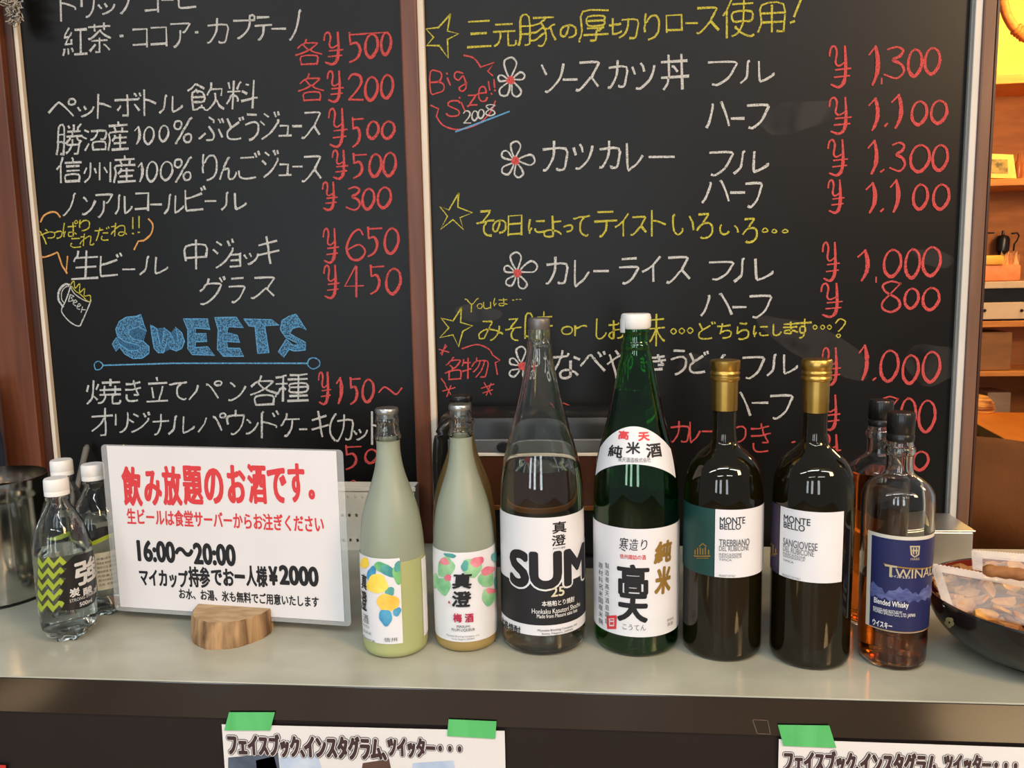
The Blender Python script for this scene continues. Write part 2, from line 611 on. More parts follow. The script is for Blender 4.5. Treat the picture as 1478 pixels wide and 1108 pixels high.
# ================================================================== blackboards
SK = {
    'ド': [[54,39,53,35,35,30,12,25,0,25],[46,13,40,6],[61,8,54,1],[5,0,0,3,2,61]],
    'リ': [[59,0,61,16,56,43,40,57,28,61,23,61],[0,2,0,35]],
    'ッ': [[0,7,3,13,6,22,10,24],[15,60,17,61,31,53,47,38,56,22,61,5],[25,0,31,16]],
    'プ': [[0,13,57,14,60,11,61,5,59,2,55,0,50,1,47,4,46,24,40,39,28,52,14,61,11,61]],
    'コ': [[0,54,61,54],[1,0,61,1,61,61]],
    'ー': [[61,31,0,31]],
    'ヒ': [[58,12,56,17,49,18,46,20,7,29,0,29],[61,60,11,61,3,58,0,54,0,3,4,0]],
    '紅': [[4,21,13,22],[4,21,5,14,15,0],[14,59,13,48],[45,60,45,7],[22,37,5,38],[22,37,21,28],[3,49,3,53,0,61],[25,53,22,47],[61,60,29,60],[21,12,18,18,13,22,5,38],[60,6,31,6]],
    '茶': [[43,46,45,46,57,57],[61,33,45,26,34,18,32,15,12,29,2,33,0,32],[18,45,4,57],[31,30,30,61,20,60],[51,37,9,37],[60,6,1,6],[44,0,44,13],[17,0,17,13]],
    '・': [[0,31,0,31]],
    'ア': [[41,24,45,24,55,14,60,7,61,1,0,0],[7,60,9,61,18,54,25,45,28,33,29,18]],
    'カ': [[29,0,28,25,23,39,12,54,5,60,0,60],[2,15,61,16,60,46,56,58,50,61,41,61,37,60,37,58]],
    'テ': [[32,23,30,41,27,49,16,61,12,61],[51,1,9,0],[61,23,0,23]],
    'ノ': [[0,60,3,61,19,52,37,38,51,16,55,3,61,0]],
    'ペ': [[58,61,41,35,25,15,18,17,0,47],[47,3,51,0,58,2,61,8,61,14,59,18,53,21,47,18,45,12,47,3]],
    'ト': [[61,35,26,26,2,23],[0,61,0,0]],
    'ボ': [[59,0,61,6],[57,48,47,32],[4,45,8,39,10,38,11,33],[51,7,49,1,47,1],[59,14,57,17,0,17],[29,2,29,59,26,61,17,61]],
    'ル': [[61,39,60,43,46,55,41,57,35,56,35,4],[17,0,15,2,14,11,12,41,8,51,0,61]],
    '飲': [[22,54,17,55,14,58,6,59],[40,14,61,14,59,28],[26,32,6,32],[14,14,17,20],[0,15,7,10,12,3,16,2,28,11],[47,40,50,42,54,53,61,60],[6,42,26,41,24,21,6,21,6,59],[33,26,38,15,40,14,41,0],[22,50,22,54,26,56,27,60,32,61,39,54,47,40,47,25]],
    '料': [[32,23,40,28],[20,16,24,4,26,2],[12,30,13,33],[12,30,7,34,5,41,0,50],[13,33,18,34,22,40,22,45],[1,3,4,15],[41,8,37,7],[13,61,13,0],[1,24,25,24],[52,0,52,61],[61,40,52,40,49,42,31,46]],
    '勝': [[17,18,4,18],[51,13,51,7,58,0],[59,36,51,30,50,25],[59,36,55,41],[34,25,39,24],[55,41,52,59,50,61,44,61],[28,1,30,4],[1,60,0,59,3,45,4,3,17,3,17,59,15,61,11,60],[57,13,27,13],[25,25,61,25],[26,60,30,58,36,50,40,41,40,33],[27,37,27,35,33,30,34,25,39,24,39,16,40,13,42,13,42,1],[3,34,17,34,17,37,27,37,29,41,55,41]],
    '沼': [[26,61,59,61],[26,61,26,38,58,38,59,61],[13,5,4,0],[0,21,9,26],[13,42,3,61],[38,2,38,8,32,21,23,29,20,29],[48,28,58,27,61,3,23,2]],
    '産': [[31,0,32,5],[13,40,20,34],[20,34,20,29],[45,13,44,21],[19,7,19,12,22,16,22,22],[57,35,20,34],[54,47,19,47],[37,60,37,29],[12,61,61,61],[59,7,4,7],[61,22,6,22,6,39,0,61]],
    '%': [[7,61,7,59,10,58,10,56,21,44,30,31,32,30,32,28,41,19,50,6,52,5,52,3,59,0],[39,43,44,39,55,39,61,44,60,55,52,59,42,58,36,51,36,46,39,43],[25,16,25,9,19,4,6,4,1,8,0,16,2,20,10,24,19,23,25,16]],
    'ぶ': [[14,43,2,55,0,55],[24,25,35,42,37,52,35,58,32,61,19,61],[35,14,36,9,24,0],[58,53,49,33],[47,6,50,9,52,15],[61,13,57,4]],
    'ど': [[61,5,59,0],[14,26,2,3],[48,2,50,8],[48,59,34,61,13,60,5,57,0,51,0,42,2,37,13,29,14,26,20,25,42,14]],
    'う': [[11,0,52,3],[18,61,32,59,52,50,59,42,61,28,52,21,44,19,26,19,0,23]],
    'ジ': [[25,10,12,3],[46,2,51,11],[6,61,19,56,37,46,54,30,59,24,59,20],[0,21,12,29],[59,0,61,6]],
    'ュ': [[44,61,49,2,9,0],[61,61,0,61]],
    'ス': [[61,54,42,34],[7,0,56,1,55,11,45,26,42,34],[42,34,37,35,20,51,9,59,4,61,0,60]],
    '信': [[57,32,26,32],[9,20,5,20,0,27],[26,21,57,21],[39,0,41,3,41,11],[58,59,24,59],[58,59,57,43,24,43,24,59],[61,11,21,11],[14,0,9,16,10,61]],
    '州': [[61,0,61,61],[52,32,46,17],[37,2,37,56],[24,19,27,32],[2,61,5,57,8,54,14,40,15,0],[5,17,0,33]],
    'り': [[18,61,31,59,45,55,51,50,59,42,61,19,51,7,45,5,33,5,25,7,13,15,12,18,3,21],[2,41,0,30,3,25,2,13,5,0]],
    'ん': [[0,61,6,44,11,35,16,31],[16,31,19,32,29,30,33,35,33,53,35,59,39,61,48,61,52,59,58,52,61,44,60,43],[18,31,17,29,16,31,14,25,28,1,31,0]],
    'ご': [[48,59,22,61,7,58,1,53,0,42],[61,7,58,0],[52,11,48,3],[6,13,43,13]],
    'ビ': [[61,7,57,0],[0,30,15,28,47,19],[47,4,50,9],[51,60,14,61,1,57,0,8]],
    'や': [[28,0,35,7],[17,22,14,22],[37,36,51,37,59,32,61,27,61,21,58,15,49,12,42,12,27,16,0,28],[30,61,24,41,18,28,18,24,13,21,12,14,8,7]],
    'っ': [[0,14,19,5,36,0,51,2,60,12,61,30,58,43,53,49,49,53,34,61,21,61]],
    'ぱ': [[8,42,6,49,2,52],[51,2,49,4,50,11,58,12,61,6,59,2,56,0,51,2],[21,21,53,20],[53,53,48,49,41,48,41,45,26,45,21,48,20,57,25,61,36,61,39,59,41,55,40,8],[4,8,0,32,0,48,2,52,2,61]],
    'こ': [[55,0,6,0],[5,34,0,39,0,49,2,53,11,59,20,61,46,61,61,59]],
    'れ': [[15,24,22,22,24,18,35,12,40,11,45,13,46,32,44,43,44,55,47,59,56,59,61,54],[15,13,1,15],[0,52,0,49,8,35,14,33],[14,61,14,29,16,0]],
    'だ': [[51,5,52,9],[19,14,16,16],[32,43,29,45,29,55,33,59,45,61,57,60],[56,26,34,26],[59,0,61,6],[0,15,16,16,19,14,34,12],[20,1,19,14,16,16,14,30,4,60]],
    'ね': [[15,13,1,15],[0,52,0,49,8,37,14,33],[16,0,14,29,14,61],[61,54,58,50,53,49,52,45,45,43,37,43,32,45,29,54,36,60,45,60,51,54,54,45,54,27,52,18,48,12,34,12,27,16,22,22,15,24]],
    'ョ': [[56,61,0,61],[1,4,56,4],[5,32,56,32],[61,0,56,4],[56,61,56,4]],
    'キ': [[26,14,26,15],[31,37,32,37],[0,41,61,33],[1,19,52,11],[37,61,32,44,32,37,30,36,30,28,23,0]],
    '生': [[0,61,61,61],[55,36,9,36],[10,14,58,14],[31,61,31,0],[13,1,11,12,6,16,4,22]],
    '中': [[61,37,0,37],[0,42,0,12,60,12,61,37],[30,0,30,61]],
    'グ': [[19,15,22,5],[48,2,53,10],[59,0,61,5],[1,60,7,61,20,56,37,42,47,27,49,16,17,15,8,25,0,30]],
    'ラ': [[0,20,61,22,59,33,51,43,42,52,23,61,14,60],[57,0,10,0]],
    '焼': [[2,15,0,28],[18,50,13,43,9,42],[16,24,19,13],[26,7,57,7],[21,60,26,59,30,55,33,46,33,39,31,39,31,17],[41,0,41,15],[61,54,61,58,58,61,49,61,47,59,47,39,51,39,51,17],[22,25,59,25],[59,39,22,39],[0,60,4,54,9,42,10,2]],
    'き': [[49,60,27,61,12,59,4,52,4,42],[61,22,29,26,0,25],[56,6,24,10,1,9],[36,41,52,42,52,39,45,30,45,26,41,25,37,15,37,9,34,9,33,0]],
    '立': [[4,14,58,14],[20,51,15,25],[29,0,31,7],[37,61,39,52,45,36,47,25],[0,61,61,61]],
    'て': [[36,8,35,2],[40,2,39,7,36,8,29,16,26,24,26,43,35,55,49,61,52,61,57,58],[61,0,44,2,22,2,3,6,0,5]],
    '各': [[17,12,17,14,29,27],[12,61,50,61],[12,61,12,43,49,43,50,61],[20,9,48,10,47,14,35,24,35,27],[61,39,45,34,37,30,35,27],[23,0,20,9,18,9,17,12,12,13,2,21],[35,27,29,27,28,29,14,35,0,39]],
    '種': [[13,19,12,20],[12,30,7,32,6,37,0,45,0,49],[19,33,17,30,12,29],[58,30,28,30],[60,11,25,11],[27,50,59,50],[28,30,28,21,58,21,58,40,28,40,28,30],[43,60,43,2],[21,19,1,19],[13,61,13,3],[27,1,43,2,58,0],[61,61,24,61],[20,0,15,1,13,3,2,4]],
    'オ': [[40,16,39,17],[39,22,33,24,31,28,21,38,0,50],[61,16,2,16],[27,61,37,61,41,58,41,33,39,22,40,0]],
    'ナ': [[0,21,61,21],[32,0,32,28,28,44,20,57,13,61,9,61]],
    'パ': [[55,59,44,27,37,13,34,12],[16,14,13,33,0,61],[56,14,59,13,61,6,57,0,52,0,48,4,48,11,51,14,56,14]],
    'ウ': [[30,0,30,14],[0,33,1,14,59,14,61,16,56,36,47,48,39,54,25,61,15,60]],
    'ケ': [[39,15,38,33,33,47,21,61,15,61],[61,15,16,14],[19,0,16,14,12,17,4,30,0,32]],
    '(': [[51,61,15,49,0,38,0,24,15,13,51,1,61,0]],
    '三': [[57,0,3,0],[10,30,50,30],[61,61,0,61]],
    '元': [[0,61,9,56,13,50,18,35,18,23],[52,0,6,0],[39,22,39,59,41,61,57,61,60,56,61,49],[0,22,59,22]],
    '豚': [[45,35,40,37,28,49,19,50],[52,23,56,39,61,50],[44,26,41,23],[25,1,59,1],[11,60,15,60,17,58,19,52,17,0,3,0,3,42,0,59],[37,12,44,26,46,45,42,58,38,61,33,60],[44,1,42,7,38,9,35,13,20,18,3,18],[59,17,54,19,50,24,44,26,41,23,38,23,28,32,19,33,19,35,3,35]],
    'の': [[34,61,48,57,57,49,61,41,61,19,57,11,49,4,43,1,30,0,12,7,6,14,1,23,0,41,3,49,9,54,16,53,21,47,29,26,32,1]],
    '厚': [[59,0,6,0,5,38,2,53,0,55,0,61],[18,18,52,18],[47,35,18,34],[12,48,61,48],[52,18,51,9,18,9,19,27,51,27,52,18],[51,34,47,35,43,40,37,41,36,55,34,60,25,60]],
    '切': [[22,60,30,53,36,42,40,21,40,3],[9,46,15,46,25,41,26,38],[45,61,55,61,58,54,60,40,61,5,28,3],[23,15,18,17,9,17,9,19,0,19],[9,46,9,0]],
    'ロ': [[0,55,61,56],[61,56,61,0,0,0,0,61]],
    '使': [[31,51,33,51],[0,25,4,20,7,20],[19,8,58,8],[39,35,57,35,56,20,20,20,21,35,39,35],[25,44,25,46,29,48,31,51,44,58,55,61,61,59],[18,60,19,61,29,56,36,46,39,35,39,1],[9,61,7,16,15,0]],
    '用': [[61,37,8,37],[61,18,8,18],[33,60,33,1],[46,60,59,61,61,57,60,0,8,0,8,37,4,51,0,60]],
    '!': [[0,0,0,42],[0,61,0,61]],
    'ソ': [[12,60,16,61,27,55,47,37,56,21,61,0],[12,21,0,0]],
    'ツ': [[22,0,27,6,30,18],[9,60,18,61,27,56,46,41,57,21,61,6],[0,8,6,24]],
    '丼': [[25,21,27,21,35,30],[16,39,14,40],[46,61,46,0],[2,13,59,13],[0,39,61,39],[3,60,12,50,14,40,16,39,16,0]],
    'ハ': [[61,60,54,32,43,1,41,0],[18,3,18,10,12,33,6,51,0,61]],
    'フ': [[7,59,15,61,23,58,37,49,47,39,58,19,61,2,0,0]],
    'レ': [[61,32,40,49,16,59,2,61,0,0]],
    'そ': [[32,27,30,32,24,38,24,51,34,59,49,61],[44,0,43,5,24,20,21,26],[49,0,15,0],[61,25,40,25,34,27,19,26,14,28,0,29]],
    '日': [[0,57,61,57],[0,27,61,27],[0,61,0,0,61,0,61,61]],
    'に': [[29,7,58,7],[25,42,25,49,32,56,42,58,61,56],[10,39,7,48,2,50],[4,0,0,30,0,44,3,52,3,61]],
    'よ': [[60,16,30,17],[32,41,32,44],[61,55,53,49,41,44,32,44,32,41,13,41,3,44,0,47,0,55,5,59,17,61,25,60,32,55,30,0]],
    'イ': [[0,33,16,28,31,21,37,21],[61,0,37,19,37,61]],
    'い': [[49,6,58,25,61,47],[28,44,29,47,27,53,19,61,13,61,7,55,3,47,0,29,0,4,3,0]],
    'ろ': [[26,23,26,21],[10,0,45,0],[0,38,13,28,26,23,26,19,44,4,45,0],[26,21,28,22,26,23,28,24,46,24,56,28,61,35,61,45,59,50,48,58,33,61,20,61,16,59]],
    'は': [[9,40,7,48,2,50],[47,42,47,46],[61,14,46,16,24,15],[46,1,47,54,42,60,29,60,26,59,23,54,23,48,30,42,47,42,47,46,53,46,61,50],[5,0,0,32,0,45,3,61]],
    '未': [[0,56,12,49,28,32],[61,54,51,49,38,37,35,32],[56,11,6,11],[31,0,31,61],[0,29,25,29,28,32,35,32,37,29,61,29]],
    '味': [[41,36,42,35],[23,29,41,30],[0,49,0,5,14,7,14,44,0,44],[58,11,26,11],[61,29,45,29,41,36,35,38,31,46,20,57],[41,61,41,0],[55,51,49,40,42,35,41,30]],
    'み': [[12,0,33,1],[51,32,51,37],[27,25,24,26],[54,19,54,28,48,47,37,60,33,61],[33,1,32,8,27,18,27,25,24,26,22,32,15,49,12,53,3,53,1,50,0,41,3,35,10,29,16,26,28,25,49,31,51,32,51,37,57,37,61,41]],
    'し': [[61,45,57,50,38,59,21,61,9,58,3,54,0,45,1,0]],
    'お': [[47,10,61,18],[36,9,33,12,28,13,0,14],[33,61,43,60,49,57,55,49,55,41,52,37,42,31,17,33,17,37,10,39,2,45,1,54,10,61,16,61,18,57,18,0]],
    'ち': [[20,11,19,12],[13,35,19,35,29,31,42,29,50,30,57,33,61,37,61,47,56,55,48,59,36,61,23,61],[56,9,19,12,0,11],[10,42,13,37,22,6,22,0]],
    'ら': [[51,2,48,4,44,4,16,0],[0,37,7,36,11,33,30,27,47,27,55,30,61,36,60,50,50,57,31,61,14,61,10,59],[0,37,3,13]],
    'ま': [[58,7,41,10,3,9],[0,26,34,27,60,25],[32,0,33,55,25,61,8,60,3,56,3,48,7,45,15,43,33,43,33,45,49,48,61,55]],
    'す': [[0,11,61,10],[35,24,26,23,20,25,17,29,17,38,21,44,34,45],[34,45,38,40,38,29,35,24,35,0],[32,45,33,47,34,45,35,47,33,52,29,57,20,61,17,60]],
    '?': [[0,5,38,0,61,6,61,17,14,36,19,44],[28,61,28,61]],
    '名': [[16,39,16,61],[61,61,16,61],[30,30,29,37],[30,30,19,22],[31,0,26,2,25,9],[61,61,60,38,25,37,0,42],[30,30,35,30,44,25,55,15,55,9,21,9,11,16,2,20]],
    '物': [[26,44,34,34,39,24,41,12],[52,12,50,22,44,41,32,59],[20,14,3,14],[45,60,54,60,56,58,59,44,61,13,34,11],[2,39,14,36,14,34,22,33],[14,0,14,61],[0,24,3,14,3,5],[24,25,30,13,34,11,35,0]],
    'な': [[49,14,61,19],[19,13,17,14],[0,14,28,13,33,12,35,8],[21,0,19,13,17,14,11,29,1,44],[60,55,52,48,43,46,43,44,33,43,25,44,18,49,19,57,23,60,27,61,34,61,41,58,43,55,42,25]],
    'べ': [[61,61,37,28,36,24,30,18,30,15,25,10,18,13,17,18,12,22,12,25,0,43],[50,13,47,6,43,1],[60,7,58,0]],
    'ン': [[0,60,9,61,34,49,50,33,61,16],[6,0,15,6,19,12,21,12]],
    'つ': [[23,61,38,58,51,51,60,37,61,13,56,6,49,0,30,0,0,12]],
    'B': [[0,30,37,29,50,19,50,7,35,0,0,0,0,60,30,61,52,58,61,51,61,41,57,37,48,32,41,32,37,29]],
    'i': [[0,22,0,61],[0,0,0,0]],
    'g': [[22,24,20,28,14,29,12,33,18,40],[18,40,43,41,55,45,59,49,57,56,41,61,18,61,4,58,0,54,0,47,2,45,18,40],[45,1,49,5,51,15,47,21,37,24,22,24,10,20,6,15,8,7,12,3,20,1,61,0]],
    'S': [[0,50,2,54,18,61,43,61,51,59,59,51,55,41,47,35,14,21,8,16,8,8,14,3,26,0,45,0,55,2,61,9]],
    'z': [[44,6,42,16,18,45,16,55],[5,5,47,6,61,0],[0,61,14,55,55,56]],
    'e': [[53,28,1,28],[53,28,53,18,49,10,43,4,32,0,18,1,9,6,3,14,0,39,6,51,22,61,42,61,52,59,57,55,61,48]],
    'o': [[0,30,0,22,6,10,12,5,24,0,41,1,52,7,59,17,61,27,60,40,54,52,45,59,34,61,20,60,9,54,0,39,0,30]],
    'r': [[61,7,61,2,48,0,34,2,27,5,19,11,2,15],[0,61,0,1]],
    'u': [[0,0,0,35,2,45,6,54,15,60,32,61,41,59,47,54,61,51],[61,59,61,0]],
    'Y': [[32,61,32,26],[61,1,52,6,38,24,32,26],[0,0,9,3,16,13,20,15,20,17,24,20,24,22,32,26]],
    '2': [[0,10,4,4,17,0,37,0,50,6,52,10,52,22,48,28,31,43,22,48,18,57],[61,58,17,57,2,61]],
    '0': [[6,13,6,9,20,1,26,0,41,1,53,7,59,15,61,39,53,55,43,61,20,61,6,53,4,45,0,41,0,21,6,13]],
    '1': [[0,0,0,61]],
    '4': [[7,38,11,29,33,12,46,10],[52,0,46,9,48,61],[0,41,6,38,61,40]],
    '8': [[17,30,48,30],[17,30,13,25,6,23,2,14,6,7,15,2,25,0,42,0,57,6,61,15,59,20,50,26,48,30],[17,30,2,38,0,49,4,54,13,59,25,61,48,60,61,52,61,40,48,30]],
    '3': [[0,54,2,59,16,61,38,61,54,56,61,50,61,41,45,29],[9,1,35,0,47,2,56,7,59,18,45,29],[30,29,45,29]],
    '6': [[44,0,39,0,26,6,13,15,7,25,7,30,0,33,0,46,7,55,17,60,39,61,54,57,61,50,61,39,54,33,44,29,7,30]],
    '5': [[0,54,0,56,6,60,36,61,57,53,61,44,59,36,55,33,40,27,15,26,15,0,55,0]],
    'ユ': [[44,61,49,2,9,0],[61,61,0,61]],
    'ヨ': [[56,61,0,61],[1,4,56,4],[5,32,56,32],[61,0,56,4],[56,61,56,4]],
}
SB = Plane((0, YB, 0), (1, 0, 0), (0, -1, 0))
MPX = 1.335/F*0.7                              # metres on the board per pixel
_off = [0.0006]


def off_next():
    _off[0] = 0.0006 if _off[0] > 0.0014 else _off[0]+0.00002
    return _off[0]


DIG = {
    '0': [(2.0, 1, "50,0 22,14 4,45 8,80 38,100 70,88 96,55 90,18 62,2 50,4")],
    '1': [(1, 0, "0,22 55,2"), (2.6, 1, "58,0 78,35 70,70 30,100")],
    '5': [(2.2, 0, "8,0 14,38"), (1, 0, "8,6 118,3"), (1.9, 1, "16,38 58,34 82,58 60,86 10,100")],
    '3': [(1.7, 1, "18,8 62,0 94,10 80,28 44,42 82,54 98,78 62,100 0,88")],
    '2': [(1.7, 1, "2,20 26,2 72,6 86,32 52,66 4,97"), (1.5, 0, "4,97 96,98")],
    '4': [(1.2, 0, "58,0 0,66 100,64"), (2.4, 0, "62,2 62,100")],
    '6': [(1.6, 1, "86,18 66,0 28,18 2,62 26,96 70,98 98,72 66,50 10,66")],
    '8': [(1.5, 1, "100,8 52,0 8,12 22,34 84,58 92,84 50,100 8,90 6,68 44,42 100,6")],
    'Y': [(1.2, 1, "0,24 6,6 24,0 36,14 30,40 46,48 74,40"), (2.0, 1, "76,0 80,50 72,86 46,100 8,94"), (1, 0, "30,58 104,54"), (1, 0, "24,76 98,72")],
    '~': [(1.3, 1, "0,70 24,10 52,50 76,90 100,20")],
    '.': [(1.6, 0, "0,100 60,40")],
    ',': [(1, 0, "60,0 60,100")],
}


def px_line(bm, pts, w, curve=False, closed=False):
    p = [SB.hit(*q) for q in pts]
    if curve:
        p = smooth_line(p, 5, closed)
    elif closed:
        p = list(p)+[p[0]]
    ribbon(bm, SB, p, [k*MPX for k in w] if hasattr(w, '__len__') else w*MPX, off_next())


def kana(bm, spec, w):
    """spec: 'ドx0,y0,x1,y1 ...' — one handwritten character per token, in its own frame"""
    for tok in spec.split():
        ch, nums = tok[0], [float(v) for v in tok[1:].split(',')]
        x0, y0, x1, y1 = nums
        jx = random.uniform(-0.05, 0.05)
        for st in SK[ch]:
            q = [(st[i]/61, st[i+1]/61) for i in range(0, len(st), 2)]
            if len(q) > 2:
                q = [tuple(v) for v in smooth_line(q, 3)] if len(q) > 3 and ch not in 'コロ日口' else q
            dx, dy = random.uniform(-0.02, 0.02), random.uniform(-0.02, 0.02)
            pts = [(x0+(x1-x0)*(a+dx+jx*(0.5-b)), y0+(y1-y0)*(b+dy-0.05*(a-0.5))) for a, b in q]
            px_line(bm, pts, [w*random.uniform(0.85, 1.25), w*random.uniform(0.8, 1.1), w*random.uniform(0.8, 1.3)])


def digits(bm, spec, w=3.3):
    for tok in spec.split():
        ch, nums = tok[0], [float(v) for v in tok[1:].split(',')]
        x0, y0, x1, y1 = nums
        for k, cv, st in DIG[ch]:
            pts = [tuple(float(v)/100 for v in s.split(',')) for s in st.split()]
            pts = [(x0+(x1-x0)*a, y0+(y1-y0)*b) for a, b in pts]
            n = max(3, len(pts))
            prof = [w*(0.9+(k-0.9)*math.sin(math.pi*(i+0.6)/n)**2) for i in range(n)]
            px_line(bm, pts, prof, curve=bool(cv) and len(pts) > 2)


def P2(s):
    return [tuple(float(v) for v in q.split(',')) for q in s.split()]


def chalk(board, name, m, label, w=4.2, k='', d='', lines=(), dw=3.3, fill=()):
    bm = bmesh.new()
    if k:
        kana(bm, k, w)
    if d:
        digits(bm, d, dw)
    for l in lines:
        px_line(bm, P2(l[0]), l[1], **(l[2] if len(l) > 2 else {}))
    for f in fill:
        area_px(bm, SB, P2(f), off_next())
    o = obj(name, bm, m, board)
    o['label'] = label
    return o


CV = {'curve': True}
CC = {'curve': True, 'closed': True}
CL = {'closed': True}
# ---- left board
xl0, xl1 = at(82, 650, YB)[0], at(600, 650, YB)[0]
lb = thing('menu_blackboard', (xl0, YB, K), 'left blackboard with white drink names, red prices and a blue SWEETS heading', 'blackboard', 'menu blackboards')
obj('blackboard_panel', B((xl0-0.004, YB, K-0.2), (xl1+0.002, 1.36, ZT)), M_board, lb)
obj('trim_strip', slab_px(75, 82, 650, 1.326, K-0.2, ZT, 1.36, 0.0015), M_cream, lb)['label'] = 'cream strip down the left edge'
W = 4.0
L = lambda *a, **k: chalk(lb, *a, **k)
L('chalk_line', WHITE, 'white chalk line cut off by the top edge', W, 'ド88,-14,112,30 リ118,-14,136,24 ッ143,6,166,20 プ172,-18,192,18 コ210,-16,228,18 ー234,-2,250,2 ヒ258,-24,282,11')
L('chalk_line', WHITE, 'white chalk line of tea and cocoa', W, '紅92,40,125,79 茶129,35,160,75 ・176,50,181,54 コ193,42,213,68 コ219,40,241,67 ア248,35,274,67 ・284,44,289,49 カ300,28,328,62 プ338,22,368,54 テ369,25,392,56 ー393,39,412,44 ノ419,17,434,57')
L('chalk_line', WHITE, 'white chalk line of bottled drinks', W, 'ペ71,143,108,168 ッ113,154,135,168 ト142,136,160,170 ボ168,136,203,166 ト209,130,225,166 ル231,138,263,162 飲273,120,322,159 料328,117,372,156')
L('chalk_line', WHITE, 'white chalk line of grape juice', W, '勝82,181,118,222 沼121,188,153,216 産157,177,185,216 %252,172,277,207 ぶ288,170,323,202 ど328,170,352,201 う355,165,373,201 ジ376,162,402,200 ユ403,181,420,196 ー423,180,435,184 ス437,163,462,199', '1195,183,204,208 0208,183,223,208 0230,181,244,204'.replace('1195', '1195'), dw=2.6)
L('chalk_line', WHITE, 'white chalk line of apple juice', W, '信83,228,117,263 州122,235,160,262 産165,226,195,262 %252,228,276,262 り293,222,313,260 ん318,228,342,258 ご345,220,375,257 ジ379,218,402,255 ユ403,237,420,253 ー423,238,436,243 ス437,226,463,261', '1200,235,208,262 0212,233,228,262 0232,233,250,260', dw=2.6)
L('chalk_line', WHITE, 'white chalk line of alcohol free beer', W, 'ノ92,280,109,310 ン120,285,138,309 ア140,281,162,312 ル167,282,190,308 コ196,279,214,304 ー218,293,233,297 ル238,281,265,307 ビ268,270,297,303 ー297,288,312,292 ル320,278,355,302')
L('chalk_line', YELL, 'small yellow chalk line inside the bubble', 2.6, 'や55,331,79,352 つ79,334,90,344 ぱ92,319,113,341 り115,317,130,333 こ103,344,117,357 れ117,338,136,354 だ138,328,158,347 ね161,322,183,340 !192,313,198,336 !201,312,208,335')
L('chalk_bubble', ORNG, 'orange chalk bubble round the yellow line', lines=[('59,320 64,311 74,306 82,307 87,313', 3.6, CV), ('215,316 221,325 218,338 208,347', 3.6, CV), ('208,347 200,348 194,360', 3.6), ('55,365 62,371 74,368 83,364', 3.4, CV), ('84,365 90,383 97,394', 3.6), ('98,370 97,382 96,392', 3)])
L('chalk_line', WHITE, 'white chalk line of draught beer', W, '生105,362,142,402 ビ146,366,175,398 ー178,386,195,391 ル203,370,243,395 中269,347,298,388 ジ309,347,337,386 ヨ333,366,348,384 ッ354,366,373,381 キ373,342,403,380')
L('chalk_line', WHITE, 'white chalk line under the draught beer line', W, 'グ289,400,325,438 ラ331,402,352,436 ス364,400,396,430')
z = lambda s, ox=0, oy=220: ' '.join('%.1f,%.1f' % (ox+a/3.995, oy+b/3.995) for a, b in P2(s))
L('chalk_drawing', WHITE, 'white chalk beer mug', lines=[(z('408,770 400,800 378,860 358,900 365,932 410,980 458,1000 478,968 520,870 525,850'), 2.8, CV), (z('408,772 430,812 480,848 522,862'), 2.4, CV), (z('400,762 372,762 342,800 340,850 366,888'), 4.6, CV), (z('398,772 376,778 358,806 358,846 374,868'), 2.0, CV),
  (z('408,818 396,858'), 2), (z('408,820 428,828 412,838 424,852 398,858'), 2, CV), (z('424,868 446,860 434,850 424,872 440,884'), 2, CV), (z('446,892 468,880 456,872 446,896 462,904'), 2, CV), (z('478,890 470,922'), 2), (z('474,905 494,906'), 2)])
L('chalk_drawing', YELL, 'yellow chalk foam on the mug', lines=[(z('410,762 428,740 436,782 462,756 462,806 490,784 488,826 522,824 520,860 500,850 470,820 440,800 416,772'), 2.2, CV)])
SW = ["815,95 790,105 730,110 690,135 670,180 680,220 720,250 790,268 815,282 795,302 745,302 705,275 690,262 672,228 650,265 672,305 692,284 722,322 770,348 822,345 862,318 862,280 830,250 770,235 742,208 752,182 800,165 848,190 830,150",
      "870,155 880,230 892,290 915,315 945,315 965,255 985,292 1020,305 1050,290 1066,250 1050,200 1015,165 1030,240 1010,260 985,200 950,170 940,250 925,265 905,175",
      "1060,120 1200,120 1212,180 1130,172 1130,205 1190,205 1195,250 1130,252 1130,285 1200,280 1240,330 1110,325 1085,290 1085,180",
      "1240,112 1365,110 1405,170 1320,165 1310,198 1370,215 1385,255 1310,250 1315,288 1385,290 1408,335 1290,335 1255,295 1260,180",
      "1408,120 1568,125 1613,155 1528,160 1553,315 1488,320 1473,165 1438,160",
      "1708,92 1768,185 1728,165 1688,175 1673,205 1718,230 1763,255 1763,300 1698,305 1668,295 1638,340 1606,310 1653,235 1688,270 1720,272 1708,255 1648,225 1618,180 1628,130 1668,105"]
SW = [z(s, 0, 430) for s in SW]
L('chalk_heading_fill', BLUEF, 'blue chalk hatching inside the heading', fill=SW)
L('chalk_heading', BLUE, 'blue outlined chalk heading with underline', lines=[(s, 2.4, CL) for s in SW]+[('149,527 250,524 350,524 444,524', 3.4), ('143,521 149,526 146,532 139,533 137,525', 2.4, CC), ('453,516 461,520 461,528 452,532 445,527 446,519', 2.6, CC)])
L('chalk_line', WHITE, 'white chalk line of fresh bread', W, '焼127,548,175,582 き182,549,203,579 立213,545,242,578 て246,552,270,577 パ273,550,320,575 ン331,552,355,577 各362,543,402,583 種398,541,445,578')
